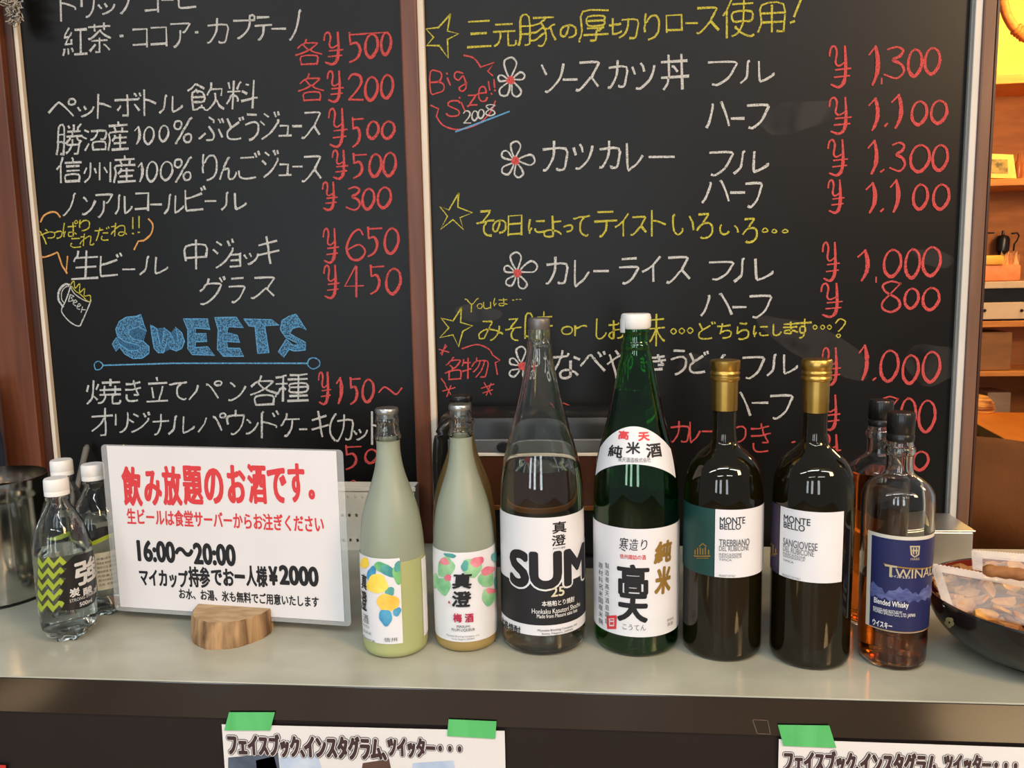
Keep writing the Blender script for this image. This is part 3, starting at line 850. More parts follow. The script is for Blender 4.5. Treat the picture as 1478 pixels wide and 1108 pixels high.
L('chalk_line', WHITE, 'white chalk line of pound cake', W, 'オ133,590,163,628 リ167,596,185,623 ジ188,596,215,623 ナ221,598,243,626 ル244,600,280,625 パ288,597,325,622 ウ329,592,352,626 ン356,605,373,625 ド378,593,402,630 ケ406,597,432,628 ー433,617,443,621 キ451,594,474,630 (477,598,485,635 カ487,598,508,635 ッ511,620,530,634 ト537,594,550,640')
L('chalk_price', RED, 'red chalk price of 500 yen each', k='各428,57,465,92', w=3.2, d='Y468,47,494,93 5503,48,524,90 0527,49,546,83 0550,47,565,79', lines=[('520,49 560,47', 2.6)])
L('chalk_price', RED, 'red chalk price of 200 yen each', k='各432,107,468,145', w=3.0, d='Y473,103,495,147 2503,107,525,145 0527,111,546,145 0550,108,568,142')
L('chalk_price', RED, 'red chalk price of grape juice', d='Y475,157,500,212 5508,170,522,212 0530,175,547,200 0551,175,570,200')
L('chalk_price', RED, 'red chalk price of apple juice', d='Y480,217,501,258 5509,222,526,257 0533,222,551,255 0553,220,572,254')
L('chalk_price', RED, 'red chalk price of 300 yen', d='Y466,263,486,303 3500,270,520,303 0523,272,541,302 0545,270,565,300')
L('chalk_price', RED, 'red chalk price of 650 yen', d='Y467,330,488,379 6500,331,528,375 5530,328,548,370 0555,329,576,366')
L('chalk_price', RED, 'red chalk price of 450 yen', d='Y468,383,489,430 4498,384,525,428 5534,383,551,424 0557,387,579,424')
L('chalk_price', RED, 'red chalk price of fresh bread', d='Y460,537,477,583 1486,545,495,582 5505,545,518,583 0523,547,540,580 ~547,557,580,570')
L('chalk_price', RED, 'red chalk price half hidden by the sign', d='5498,643,518,677 0527,648,545,668', lines=[('503,700 510,693 519,699', 2.6, CV)])
L('chalk_drawing', YELL, 'yellow chalk star tip above the sign', lines=[('172,654 179,641 186,653', 2.4)])

# ---- right board
xr0, xr1 = at(632, 650, YB)[0], at(1374, 590, YB)[0]
rb = thing('menu_blackboard', (xr0, YB, K), 'right blackboard with yellow stars, white flowers and red prices up to 1,300 yen', 'blackboard', 'menu blackboards')
obj('blackboard_panel', B((xr0-0.004, YB, K-0.2), (xr1+0.004, 1.36, ZT)), M_board, rb)
obj('trim_strip', slab_px(622.4, 631.5, 650, 1.324, K-0.2, ZT, 1.36, 0.0015), M_cream, rb)['label'] = 'cream strip down the left edge'
obj('trim_strip', slab_px(1373.5, 1378.5, 590, 1.329, K-0.2, ZT, 1.36, 0.001), mat('grey_painted_bead', (150, 148, 140), 0.5), rb)['label'] = 'grey bead down the right edge'
obj('trim_strip', slab_px(1378.6, 1389.6, 590, 1.322, K-0.2, ZT, 1.36, 0.0015), M_trimw, rb)['label'] = 'white strip down the right edge'
Rr_ = lambda *a, **k: chalk(rb, *a, **k)


def star(pts, w=3.4):
    Rr_('chalk_star', YELL, 'yellow chalk star', lines=[(pts, w, CL)])


star('650,21 646,45 662,49 646,57 647,84 634,66 616,66 626,54 615,42 633,40')
star('662,279 661,299 682,307 664,314 669,331 654,317 636,331 646,312 635,298 648,303')
star('666,444 665,465 682,470 668,478 662,500 654,483 635,487 648,473 637,459 654,463')
Wk = 4.4
Rr_('chalk_heading', YELL, 'yellow chalk heading along the top', 3.6, '三675,31,708,67 元713,35,744,66 豚750,25,801,66 の809,37,831,55 厚836,17,878,60 切879,27,920,55 り930,20,951,57 ロ962,22,984,46 ー990,31,1006,36 ス1005,12,1036,48 使1044,0,1088,53 用1094,8,1131,47', lines=[('1158,-6 1146,24', 4), ('1141,33 1146,31', 4)])
Rr_('chalk_bubble', RED, 'red chalk words Big Size in a bubble', 3.0, 'B622,103,641,134 S645,146,664,168 z675,136,690,153 e691,125,703,146', lines=[('646,113 650,123', 3), ('645,106 646,107', 3), ('668,106 659,104 656,111 662,116 669,110 673,126 667,132 663,127 674,120', 3, CV), ('666,148 671,160', 3), ('663,141 664,142', 3), ('705,118 707,130', 3), ('709,135 710,136', 3), ('713,115 714,126', 3), ('714,130 715,131', 3),
  ('670,80 684,84 694,97', 3, CV), ('694,97 714,90 704,103 711,109', 3), ('622,152 633,157 630,168', 3), ('630,168 640,181 662,187 690,179 708,162 715,146', 2.8, CV)])
Rr_('chalk_line', WHITE, 'small white chalk number 2008', d='2669,160,680,178 0681,160,690,174 0690,158,699,171 8701,151,715,167', dw=1.9)
Rr_('chalk_line', BLUE, 'light blue chalk underline', lines=[('658,190 696,176 735,161', 3.2)])


def flower(cx, cy, petals):
    bm = bmesh.new()
    for p in petals:
        a, b = P2(p)
        dx, dy = b[0]-a[0], b[1]-a[1]
        q = [(a[0]+dx*t-dy*s, a[1]+dy*t+dx*s) for t, s in ((0, 0), (0.35, 0.2), (0.75, 0.3), (1, 0.05), (0.8, -0.3), (0.35, -0.22))]
        px_line(bm, q, [3.4, 3.0, 4.2, 3.2], curve=True, closed=True)
    o = obj('chalk_flower', bm, WHITE, rb)
    bm = bmesh.new()
    area_px(bm, SB, blob(cx, cy, 6, 6), 0.0016)
    obj('flower_centre', bm, RED, o)['label'] = 'red chalk centre'


flower(737, 116, ['736,112 737,83', '741,114 757,108', '740,119 748,139', '735,119 724,138', '733,115 719,112'])
flower(744, 232, ['743,227 745,204', '748,231 772,231', '746,236 750,256', '741,236 726,250', '740,230 725,220'])
flower(747, 394, ['746,389 744,364', '751,391 775,382', '749,398 757,416', '744,398 732,411', '742,392 728,386'])
flower(754, 528, ['752,522 752,500', '758,526 774,520', '756,532 760,545', '750,533 736,541', '749,526 736,519'])
Rr_('chalk_line', WHITE, 'white chalk line of the sauce cutlet bowl', Wk, 'ソ782,94,813,132 ー813,113,832,117 ス833,90,864,130 カ879,88,904,126 ツ914,92,945,127 丼955,79,993,128 フ1023,90,1061,123 ル1068,88,1115,119')
Rr_('chalk_line', WHITE, 'first white chalk half size line', Wk, 'ハ1019,149,1051,183 ー1056,169,1073,173 フ1079,151,1107,184')
Rr_('chalk_line', WHITE, 'white chalk line of the cutlet curry', Wk, 'カ784,205,817,246 ツ828,209,855,243 カ866,205,893,242 レ905,207,927,243 ー937,224,972,229 フ1024,219,1055,252 ル1061,218,1108,249')
Rr_('chalk_line', WHITE, 'second white chalk half size line', Wk, 'ハ1014,262,1051,291 ー1055,276,1074,280 フ1077,264,1098,298')
Rr_('chalk_heading', YELL, 'yellow chalk heading in the middle', 3.6, 'そ689,305,713,341 の712,318,730,336 日734,311,753,339 に763,317,786,336 よ786,312,810,341 つ814,325,826,334 て828,312,850,341 テ859,306,890,341 イ888,310,907,341 ス911,313,932,338 ト941,304,960,340 い971,310,1001,338 ろ1006,309,1028,344 い1039,325,1065,338 ろ1072,316,1092,349', lines=[('1100,333 1104,329 1108,333 1103,335', 2.6, CC), ('1114,334 1117,331 1121,334 1117,336', 2.6, CC), ('1129,334 1133,331 1137,334 1132,336', 2.6, CC)])
Rr_('chalk_line', WHITE, 'white chalk line of the curry rice', Wk, 'カ789,372,817,409 レ830,375,850,410 ー858,389,878,393 ラ894,373,919,408 イ928,372,953,406 ス963,371,994,407 フ1025,378,1057,403 ル1059,373,1114,405')
Rr_('chalk_line', WHITE, 'third white chalk half size line', Wk, 'ハ1011,425,1054,454 ー1058,441,1076,445 フ1084,427,1112,458')
Rr_('chalk_line', YELL, 'tiny yellow chalk words above the lowest star', 2.0, 'Y671,431,690,450 o689,438,696,445 u698,436,708,445 は713,430,732,441', lines=[('740,433 742,433', 2), ('745,432 747,432', 2), ('750,432 752,432', 2)])
Rr_('chalk_heading', YELL, 'yellow chalk heading behind the bottles', 3.2, 'み691,463,725,491 そ730,460,752,491 味758,450,797,496 o811,471,826,482 r830,470,846,484 し861,459,875,488 お879,463,902,488 未935,453,959,498 ど1009,465,1032,489 ち1036,467,1055,487 ら1064,466,1080,489 に1088,470,1108,485 し1116,468,1127,484 ま1131,465,1150,481 す1148,461,1170,487', lines=[(' '.join('%f,%f' % (c+dx, 478-0.1*(c-972)/2+dy) for dx, dy in ((-4, 0), (0, -4), (4, 0), (0, 4))), 2.4, CC) for c in (972, 984, 996)]+[(' '.join('%f,%f' % (c+dx, 472+dy) for dx, dy in ((-3, 0), (0, -3), (3, 0), (0, 3))), 2.2, CC) for c in (1176, 1187, 1197)]+[('1206,466 1212,460 1220,464 1216,472 1210,478', 2.8, CV), ('1210,482 1213,484 1210,487 1207,484', 2.4, CC)])
Rr_('chalk_bubble', RED, 'red chalk words in a bubble beside the fourth flower', 2.8, '名643,515,665,547 物667,516,704,545', lines=[('667,503 688,497 705,503 711,512', 2.6, CV), ('711,512 722,520 715,523', 2.6), ('715,523 718,540', 2.6), ('634,504 648,508', 2.2), ('643,497 638,512', 2.2), ('636,510 645,499', 2.2), ('637,546 643,554', 2.6), ('639,564 657,559', 2.4), ('643,556 652,571', 2.4), ('651,556 645,572', 2.4), ('695,560 713,554', 2.4), ('699,552 709,569', 2.4), ('709,553 702,570', 2.4), ('697,567 711,562', 2.2)])
Rr_('chalk_line', WHITE, 'white chalk noodle line behind the bottles', Wk, 'な799,506,835,546 べ839,508,873,535 や877,506,904,546 き937,512,960,533 う969,505,990,540 ど996,508,1022,538 ん1030,512,1060,540 フ1073,515,1101,545 ル1107,511,1150,540')
Rr_('chalk_line', WHITE, 'lowest white chalk half size line', Wk, 'ハ1042,567,1082,600 ー1086,579,1108,583 フ1113,571,1142,604')
Rr_('chalk_line', RED, 'red chalk curry line behind the wine', 3.2, 'カ968,608,993,637 レ996,608,1010,636 ー1014,620,1040,624 つ1056,616,1076,638 き1085,612,1112,652', lines=[('1143,638 1147,637', 3), ('806,579 822,585 836,595', 2.8, CV), ('857,596 860,586 863,596', 2.6)])
for s, lab in (('Y1197,67,1226,126 11254,67,1270,123 ,1270,113,1274,121 31276,68,1305,113 01310,71,1331,110 01334,69,1357,107', 'topmost red chalk price of 1,300 yen'),
               ('Y1197,141,1227,193 11254,142,1270,188 .1277,176,1283,182 11287,137,1304,185 01315,146,1338,180 01343,145,1367,178', 'upper red chalk price of 1,100 yen'),
               ('Y1195,202,1222,253 11253,203,1268,251 .1271,243,1278,248 31284,206,1306,247 01313,209,1342,248 01345,209,1368,246', 'lower red chalk price of 1,300 yen'),
               ('Y1195,260,1217,307 11250,264,1266,307 .1271,299,1277,305 11285,260,1299,306 01317,266,1339,302 01346,266,1370,302', 'lower red chalk price of 1,100 yen'),
               ('Y1187,350,1210,405 11238,361,1256,405 ,1262,400,1266,407 01275,360,1301,399 01306,359,1328,401 01331,356,1358,398', 'upper red chalk price of 1,000 yen'),
               ('Y1185,409,1214,457 81272,406,1300,450 01305,416,1326,445 01331,415,1356,447', 'red chalk price of 800 yen'),
               ('Y1187,502,1212,555 11240,498,1254,548 .1260,543,1266,548 01270,505,1297,550 01302,512,1326,553 01331,507,1357,551', 'lower red chalk price of 1,000 yen'),
               ('Y1187,570,1211,620 81270,572,1296,622 01299,574,1322,622 01325,577,1350,623', 'red chalk price behind the whisky caps'),
               ('Y1189,627,1212,668 01317,651,1340,678', 'lowest red chalk price half hidden')):
    Rr_('chalk_price', RED, lab, d=s)

M_dust = mat('chalk_dust', (168, 160, 156), 0.95, grain=(22, 0.0, 0.05))
bm = bmesh.new()
for cx_, cy_, rx, ry, ro in ((1345, 372, 34, 12, 0.2), (1180, 500, 90, 26, 0.45), (1345, 525, 40, 30, 0), (690, 452, 34, 12, 0.1), (985, 522, 40, 12, 0), (1150, 168, 60, 22, -0.2)):
    area_px(bm, SB, blob(cx_, cy_, rx, ry, ro), 0.0003)
o = obj('chalk_smudge', bm, M_dust, rb)
o['kind'] = 'stuff'

# ================================================================== counter
zl = at(740, 1048.5, YF)[2]                # lower edge of the lip
ct = thing('counter', (0, YF, 0), 'long serving counter with pale marbled top and dark brown front', 'counter')
obj('countertop', B((-1.6, YF, K-0.03), (2.0, 1.309, K), 0.001), M_top, ct)
obj('front_edge', B((-1.6, YF-0.0015, zl), (2.0, YF, K-0.0012), 0.0005), M_lip, ct)
obj('lip_board', B((-1.6, YF, zl), (2.0, YF+0.03, K-0.03)), M_lip, ct)
obj('front_panel', B((-1.6, YF+0.002, 0), (2.0, YF+0.03, zl)), M_pan, ct)
tp = Plane((0, YF-0.0015, 0), (1, 0, 0), (0, -1, 0))
bm = bmesh.new()
for a, b in ((('1086,1038', '1108,1039')), (('1108,1039', '1112,1059')), (('1112,1059', '1093,1058')), (('1093,1058', '1086,1038'))):
    ribbon(bm, tp, [tp.hit(*P2(a)[0]), tp.hit(*P2(b)[0])], 0.0008, 0.0003)
obj('tape_residue', bm, mat('tape_residue', (98, 84, 72), 0.5), ct)

# notices taped to the front
SP = Plane((0, YF-0.001, 0), (1, 0, 0), (0, -1, 0))
M_tape = mat('green_masking_tape', (92, 190, 112), 0.5, var=((78, 176, 98), 14, (4, 1, 1)))
M_pic1, M_pic2, M_pic3 = mat('printed_blue_grey', (84, 98, 118), 0.5, var=((58, 66, 76), 30, (1, 1, 1))), mat('printed_brown', (92, 66, 54), 0.5, var=((60, 44, 40), 30, (1, 1, 1))), mat('printed_pale_blue', (168, 188, 214), 0.5, var=((202, 214, 228), 30, (1, 1, 1)))


def quad(S, pts, off, thick=0.0):
    uv = [S.hit(*p) for p in pts]
    f = [S.map(u, v, off) for u, v in uv]
    if not thick:
        return f, [(0, 1, 2, 3)]
    g = [S.map(u, v, off-thick) for u, v in uv]
    return f+g, [(0, 1, 2, 3), (7, 6, 5, 4), (0, 4, 5, 1), (1, 5, 6, 2), (2, 6, 7, 3), (3, 7, 4, 0)]


def notice(TL, TR, dx, label, tapes, title, pics):
    u0, v1 = SP.hit(*TL)
    u1, v1b = SP.hit(*TR)
    t = thing('paper_notice', SP.map((u0+u1)/2, v1-0.21, 0), label, 'notice', 'paper notices')
    c = [(u0, v1), (u1, v1b), (u1, v1b-0.21), (u0, v1-0.21)]
    vs = [SP.map(u, v, 0.0010) for u, v in c]+[SP.map(u, v, 0.0004) for u, v in c]
    sh = obj('sheet', (vs, [(0, 1, 2, 3)[::-1], (4, 5, 6, 7), (0, 1, 5, 4), (1, 2, 6, 5), (2, 3, 7, 6), (3, 0, 4, 7)]), M_paper, t)
    for body, bx in title:
        b = (bx[0]+dx[0], bx[1]+dx[1], bx[2]+dx[0], bx[3]+dx[1])
        typ = [(body, b, {'bold': 0.10, 'fit': 0.06})]
        lettering(SP, sh, M_ink, [(body, b, {'bold': 0.24, 'fit': 0.06})], 'lettering_outline', 0.0013)
        lettering(SP, sh, M_paper, [(body, b, {'bold': 0.175, 'fit': 0.06})], 'lettering_outline', 0.0015)
        lettering(SP, sh, mat('dark_brown_ink', (62, 42, 46), 0.5), typ, 'lettering', 0.0018)
    for pts, m in pics:
        bm = bmesh.new()
        area_px(bm, SP, [(p[0]+dx[0], p[1]+dx[1]) for p in P2(pts)], 0.0013)
        obj('printed_picture', bm, m, sh)
    for tpx in tapes:
        vs, fs = quad(SP, P2(tpx), 0.0026, 0.0005)
        obj('tape', (vs, fs), M_tape, t)['label'] = 'green tape over the top edge'


PICS = [('330,1092 402,1085 406,1125 330,1125', M_pic1), ('404,1092 458,1086 470,1125 408,1125', M_pic3), ('370,1096 396,1090 404,1120 372,1120', M_pic2), ('524,1100 562,1094 568,1125 520,1125', M_pic2), ('596,1100 655,1096 660,1125 594,1125', M_pic3)]
TT = [('フェイスブック、', (330, 1058, 440, 1090)), ('インスタグラム、', (440, 1061, 558, 1094)), ('ツイッター・・・', (560, 1064, 666, 1092))]
notice((320.5, 1044.5), (728.5, 1054), (0, 0), 'white notice under the left part of the counter, held by two green tapes', ['332,1026 398,1026 391,1052 325,1052', '648,1036 717,1039 715,1064 646,1060'], TT, PICS)
notice((1124, 1066), (1536, 1080), (801, 24), 'white notice at the right end of the counter front, cut by the frame edge', ['1122,1044 1196,1045 1206,1077 1130,1074'], TT, PICS)
rd = obj('red_sheet', quad(SP, P2('-60,1101 9,1103.5 9,1180 -60,1180'), 0.001, 0.0006), mat('red_paper', (196, 52, 44), 0.6, var=((186, 46, 40), 20, (1, 1, 1))))
tag(rd, 'corner of a red sheet low on the counter front at far left', 'sheet')

# ================================================================== bottles
def chaikin(p, n=1):
    for _ in range(n):
        q = [p[0]]
        for a, b in zip(p[:-1], p[1:]):
            q += [(a[0]*.75+b[0]*.25, a[1]*.75+b[1]*.25), (a[0]*.25+b[0]*.75, a[1]*.25+b[1]*.75)]
        q.append(p[-1])
        p = q
    return p


def outline(X, Y, rows, k=1.0):
    """rows (pixel row, pixel half width), top to bottom, read at the axis of the thing -> [(r, z)] bottom to top"""
    out = []
    for y, hw in rows:
        zz = zat(X, Y, y)
        q = np.array([X, Y, zz])-CAM
        d = q.dot(_fw)
        out.append((hw*d/F*k*d/math.hypot(d, q.dot(_rt)), zz))
    return sorted(out, key=lambda q: q[1])


class Bottle:
    """turned bottle: glass with a wall thickness, what is in it, and the surface its labels follow"""
    def __init__(self, name, base, rows, label, cat='bottle', group=None, foot=0.006, XY=None, prof=None, slim=1.0):
        self.X, self.Y = XY if XY is not None else atz(base[0], base[1], K)[:2]
        X, Y = self.X, self.Y
        if prof is None:
            p = [q for q in outline(X, Y, rows, slim) if q[1] > K+foot*1.6]
            rb_ = p[0][0]
            p = [(rb_*0.80, K), (rb_*0.95, K+foot*0.35), (rb_, K+foot*1.3)]+p
            prof = [(r, z-K) for r, z in p]
        self.rel = prof
        self.prof = chaikin([(r, z+K) for r, z in prof], 2)
        zs = np.array([z for r, z in self.prof])
        rs = np.array([r for r, z in self.prof])
        self.rf = lambda z: float(np.interp(z, zs, rs))
        self.top = self.prof[-1][1]
        self.t = thing(name, (X, Y, K), label, cat, group)
        self.c = (X, Y)

    def glass(self, m, wall=0.0024, ztop=None, name='glass_body', zbot=None):
        p = [q for q in self.prof if (ztop is None or q[1] <= ztop) and (zbot is None or q[1] >= zbot)]
        if ztop is not None and p[-1][1] < ztop-1e-4:
            p.append((self.rf(ztop), ztop))
        if zbot is not None:
            p = [(self.rf(zbot), zbot)]+p
            ring = p+[(max(r-wall, 0.003), z) for r, z in reversed(p)]
            ring.append(ring[0])
        else:
            inner = [(max(r-wall, 0.003), max(z, K+0.006)) for r, z in p if z > K+0.005]
            ring = [(0, K+0.002), (p[0][0]*0.8, K+0.0012)]+p+inner[::-1]+[(inner[0][0]*0.7, K+0.0062), (0, K+0.009)]
        return obj(name, lathe(bmesh.new(), ring, self.c), m, self.t, 1)

    def fill(self, m, level, wall=0.0024, name='liquid', zb=0.0062):
        ins = wall*0.55
        p = [(r-ins, z) for r, z in self.prof if K+zb < z < level]
        p.append((self.rf(level)-ins, level))
        ring = [(0, K+zb), (p[0][0]*0.75, K+zb)]+p+[(0, level)]
        return obj(name, lathe(bmesh.new(), ring, self.c), m, self.t, 1)

    def turned(self, name, prof, m, parent=None, seg=56, ribs=None):
        return obj(name, lathe(bmesh.new(), prof, self.c, seg, ribs), m, parent or self.t, 1)

    def surf(self, y):
        zz = zat(self.X, self.Y, y)
        return Round(self.X, self.Y, self.rf, self.rf(zz))

    def z(self, y):
        return zat(self.X, self.Y, y)


def capprof(b, rows, top=True):
    p = outline(b.X, b.Y, rows)
    q = [(0, p[0][1]), p[0]]
    q += p
    return q+[(p[-1][0]*0.9, p[-1][1]+0.0008), (0, p[-1][1]+0.0008)]


Z0 = lambda S, x, y: S.hit(x, y)[1]

# ---- tall clear bottle with the black and white label
b = Bottle('spirit_bottle', (785, 921), [(475, 15.5), (490, 15.6), (493, 18), (498, 18), (501, 16.6), (532, 22), (578, 31.5), (624, 44.5), (650, 51.5), (670, 56), (698, 59.5), (735, 60), (820, 60), (900, 60)],
           'tall clear glass bottle with black and white label and grey cap')
b.glass(M_clear, 0.0026)
b.fill(M_water, b.z(670), 0.0026)
b.turned('cap', capprof(b, [(475, 15), (470, 16), (462, 16), (459, 15)]), mat('grey_metal_cap', (118, 112, 110), 0.4, metal=0.6, var=((100, 96, 94), 40, (1, 1, 1))))
S = b.surf(800)
v0, v1 = Z0(S, 790, 917), Z0(S, 780, 747)
lab = obj('label', patch(S, -1.6*S.R, 2.2*S.R, v0, v1, 0.0005, 60), M_label, b.t, 2)
vb0, vb1 = Z0(S, 785, 902), Z0(S, 785, 842)
obj('label_band', patch(S, -1.6*S.R, 2.2*S.R, vb0, vb1, 0.0008, 60), M_ink, lab, 2)['label'] = 'black lower half of the label'
us = S.hit(737, 820)[0]
uc = S.hit(806, 820)[0]
sw = (uc-us)/0.5
vs0, vs1 = Z0(S, 785, 850), Z0(S, 785, 795)
bm = bmesh.new()
typeset(bm, S, 'SUMI', None, bold=0.085, fit=0.045, uv=(us, us+sw, vs0, vs1), off=0.0010)
obj('lettering_outline', bm, M_label, lab)
bm = bmesh.new()
typeset(bm, S, 'SUMI', None, bold=0.045, uv=(us, us+sw, vs0, vs1), off=0.0014)
obj('lettering', bm, M_ink, lab)
lettering(S, lab, M_ink, [('真', (797, 752, 817, 769), {'bold': 0.02}), ('澄', (796, 771, 816, 787), {'bold': 0.02}), ('MASUMI', (798, 789, 815, 792.5))], off=0.0009)
lettering(S, lab, mat('pale_gold_ink', (206, 200, 172), 0.5), [('25', (795, 846, 814, 860), {'bold': 0.02})], off=0.0012)
lettering(S, lab, M_inkw, [('本格粕とり焼酎', (782, 865, 828, 873), {'bold': 0.01}), ('Honkaku Kasutori Shochu', (768, 877, 836, 884)), ('Made from Masumi sake lees', (775, 884.5, 832, 890))], off=0.0012)
lettering(S, lab, M_ink, [('本格焼酎', (726, 899, 752, 911), {'bold': 0.02}), ('Miyasaka Brewing Company, Ltd.', (776, 906, 832, 910)), ('Suwa, Nagano, JAPAN', (782, 911, 826, 914.5))], off=0.0012)

# ---- green sake bottle
b = Bottle('sake_bottle', (918, 923), [(472, 19), (478, 20), (482, 18.5), (493, 18.8), (496, 21.5), (501, 22), (504, 20.5), (530, 26), (555, 31), (578, 36), (600, 41), (620, 46.5), (645, 53.5), (661, 57), (680, 60), (700, 61.5), (730, 62), (820, 61.5), (910, 60.5)],
           'tall green glass sake bottle with white labels and torn white cap')
b.glass(M_green, 0.003)
b.fill(mat('green_lit_sake', (200, 236, 200), 0.0, trans=1.0, ior=1.34), b.z(560), 0.003)
S1 = b.surf(470)
zt = b.z(452)
r0 = b.rf(b.z(474))
b.turned('cap', [(0, b.z(474)), (r0*1.02, b.z(474)), (r0*1.12, b.z(471)), (r0*1.14, b.z(458)), (r0*1.08, zt-0.001), (r0*0.95, zt), (r0*0.5, zt-0.001), (0, zt-0.001)], M_capw, ribs=lambda a, z: 0.012*math.sin(5*a))['label'] = 'white plastic cap'
cap = b.t.children[-1]
Sc = Round(b.X, b.Y, lambda z: r0*1.15, r0)
obj('torn_seal', patch(Sc, -1.5*r0, -0.75*r0, b.z(479), b.z(460), 0.0006, 10, 4), M_capw, cap, 2)
bm = bmesh.new()
bm.from_mesh(bpy.data.meshes.new('t'))
TP = Plane((b.X, b.Y, zt-0.0005), (1, 0, 0), (0, 0, 1))
area_uv(bm, TP, blob(0.004, 0.003, 0.009, 0.0022, 0.3, wob=0.2), 0.0008)
obj('cap_mark', bm, M_blackp, cap)
Sh = b.surf(650)
uc = Sh.hit(915, 640)[0]
hu = 1.22*Sh.R
fan_lo = lambda u: Z0(Sh, 914, 669.5)-0.022*((u-uc)/hu)**2 + 0.0
fan_hi = lambda u: Z0(Sh, 914, 615)-0.030*((u-uc)/hu)**2
l2 = obj('shoulder_label', patch(Sh, uc-hu, uc+hu, 0, 0, 0.0005, 48, 10, fan_lo, fan_hi), M_label, b.t, 2)
lettering(Sh, l2, M_inkr, [('高', (893, 621, 908, 634), {'bold': 0.045}), ('天', (921, 623, 937, 636), {'bold': 0.045})], off=0.001)
lettering(Sh, l2, M_ink, [('純', (879, 642, 899, 660), {'bold': 0.03}), ('米', (904, 637, 924, 655), {'bold': 0.03}), ('酒', (932, 639, 954, 660), {'bold': 0.03})], off=0.001)
lettering(Sh, l2, M_inkg, [('髙天酒造株式会社', (893, 660, 939, 667))], off=0.001)
S = b.surf(800)
v0, v1 = Z0(S, 918, 919), Z0(S, 917, 763)
lab = obj('label', patch(S, -1.75*S.R, 1.7*S.R, v0, v1, 0.0005, 60), M_label, b.t, 2)
lettering(S, lab, M_ink, [('寒', (894, 775, 907, 795), {'shear': 0.15}), ('造', (908, 777, 921, 794), {'shear': 0.15}), ('り', (925, 778, 934, 793), {'shear': 0.15})], off=0.001)
lettering(S, lab, M_inkr, [('信州諏訪の酒', (895, 800, 932, 807), {'bold': 0.01})], off=0.001)
lettering(S, lab, M_goldp, [('純', (943, 780, 969, 812), {'bold': 0.045, 'shear': 0.12}), ('米', (944, 817, 967, 857), {'bold': 0.05, 'shear': 0.1})], off=0.001)
lettering(S, lab, M_ink, [('高', (891, 814, 937, 859), {'bold': 0.032}), ('天', (891, 856, 935, 898), {'bold': 0.04, 'shear': 0.05})], off=0.001)
lettering(S, lab, M_inkg, [('こうてん', (899, 901, 932, 909))], off=0.001)
lettering(S, lab, M_inkg, [('原材料名', (962, 891, 971, 895)), ('清酒', (962, 897, 970, 902))]+[(c, (865+dx, 812+10*i, 871+dx, 820+10*i)) for dx, col in ((0, '原材料名米国産米麹'), (9, '製造者髙天酒造諏訪')) for i, c in enumerate(col)], off=0.001)
bm = bmesh.new()
for q in ('876,888 890,887 890,891 877,892', '876,888 879,888 880,906 877,906', '887,888 891,888 890,906 887,906', '877,903 890,903 890,907 877,907', '881,893 886,893 886,895 881,895', '881,897 886,897 886,901 881,901'):
    area_px(bm, S, P2(q), 0.001)
obj('seal_stamp', bm, M_inkr, lab)['label'] = 'small red seal'

# ---- the two wine bottles
def wine(base, rows, capr, label):
    b = Bottle('wine_bottle', base, rows, label, 'bottle', 'magnum wine bottles', slim=0.965)
    b.glass(M_wine, 0.0034)
    b.fill(M_winel, b.z(rows[6][0]), 0.0034)
    y0, ym, y1, r1, r2, dx = capr
    p = outline(b.X, b.Y, [(y1, r2), (ym, r2+0.6)])
    q = [(p[0][0]-0.001, p[0][1])]+p
    zt, zm = b.z(y0+3), b.z(ym)
    rr = r1*depth((b.X, b.Y, zt))/F
    q += [(rr*0.97, zm+0.0005), (rr, zm+0.002), (rr, zm+0.004), (rr*0.94, zm+0.0052), (rr*0.94, zm+0.0068), (rr, zm+0.008), (rr, zm+0.0100), (rr*0.95, zm+0.0112), (rr*0.95, zm+0.0125), (rr*1.01, zm+0.0138), (rr*1.01, zt-0.0012), (rr*0.95, zt), (0, zt)]
    b.turned('screw_cap', q, M_gold, seg=72)
    return b


b = wine((1041, 932), [(592, 18), (615, 17.7), (634, 18.6), (642, 24), (649, 33), (656, 42), (666, 50), (680, 56), (700, 59.3), (730, 60), (820, 59.6), (915, 59)], (516, 549, 591, 21, 18.6, 0),
         'dark wine bottle with gold cap and half green, half white label')
S = b.surf(780)
v0, v1 = Z0(S, 1042, 833), Z0(S, 1042, 735)
us = S.hit(1032, 780)[0]
la = obj('label', patch(S, us, 1.45*S.R, v0, v1, 0.0005), M_label, b.t, 2)
gl = obj('label', patch(S, -1.5*S.R, us-0.0006, v0, v1, 0.0005), mat('dark_green_label', (22, 66, 62), 0.5, var=((18, 58, 55), 20, (1, 1, 1))), b.t, 2)
gl['label'] = 'dark green left half of the label'


def villa(S, lab, x, y, k):
    bm = bmesh.new()
    for q in ('-13,10 -13,2 -11,2 -11,10', '-9,10 -9,-1 -7,-1 -7,10', '-6,-4 0,-9 6,-4 6,-2 0,-7 -6,-2', '-5,10 -5,-2 -3,-2 -3,10', '-1,10 -1,0 1,0 1,10', '3,10 3,-2 5,-2 5,10', '8,10 8,2 10,2 10,10', '-14,11 12,11 12,13 -14,13', '-10,15 9,15 9,16 -10,16'):
        area_px(bm, S, [(x+p[0]*k, y+p[1]*k) for p in P2(q)], 0.001)
    obj('emblem', bm, M_goldp, lab)['label'] = 'small gold villa'


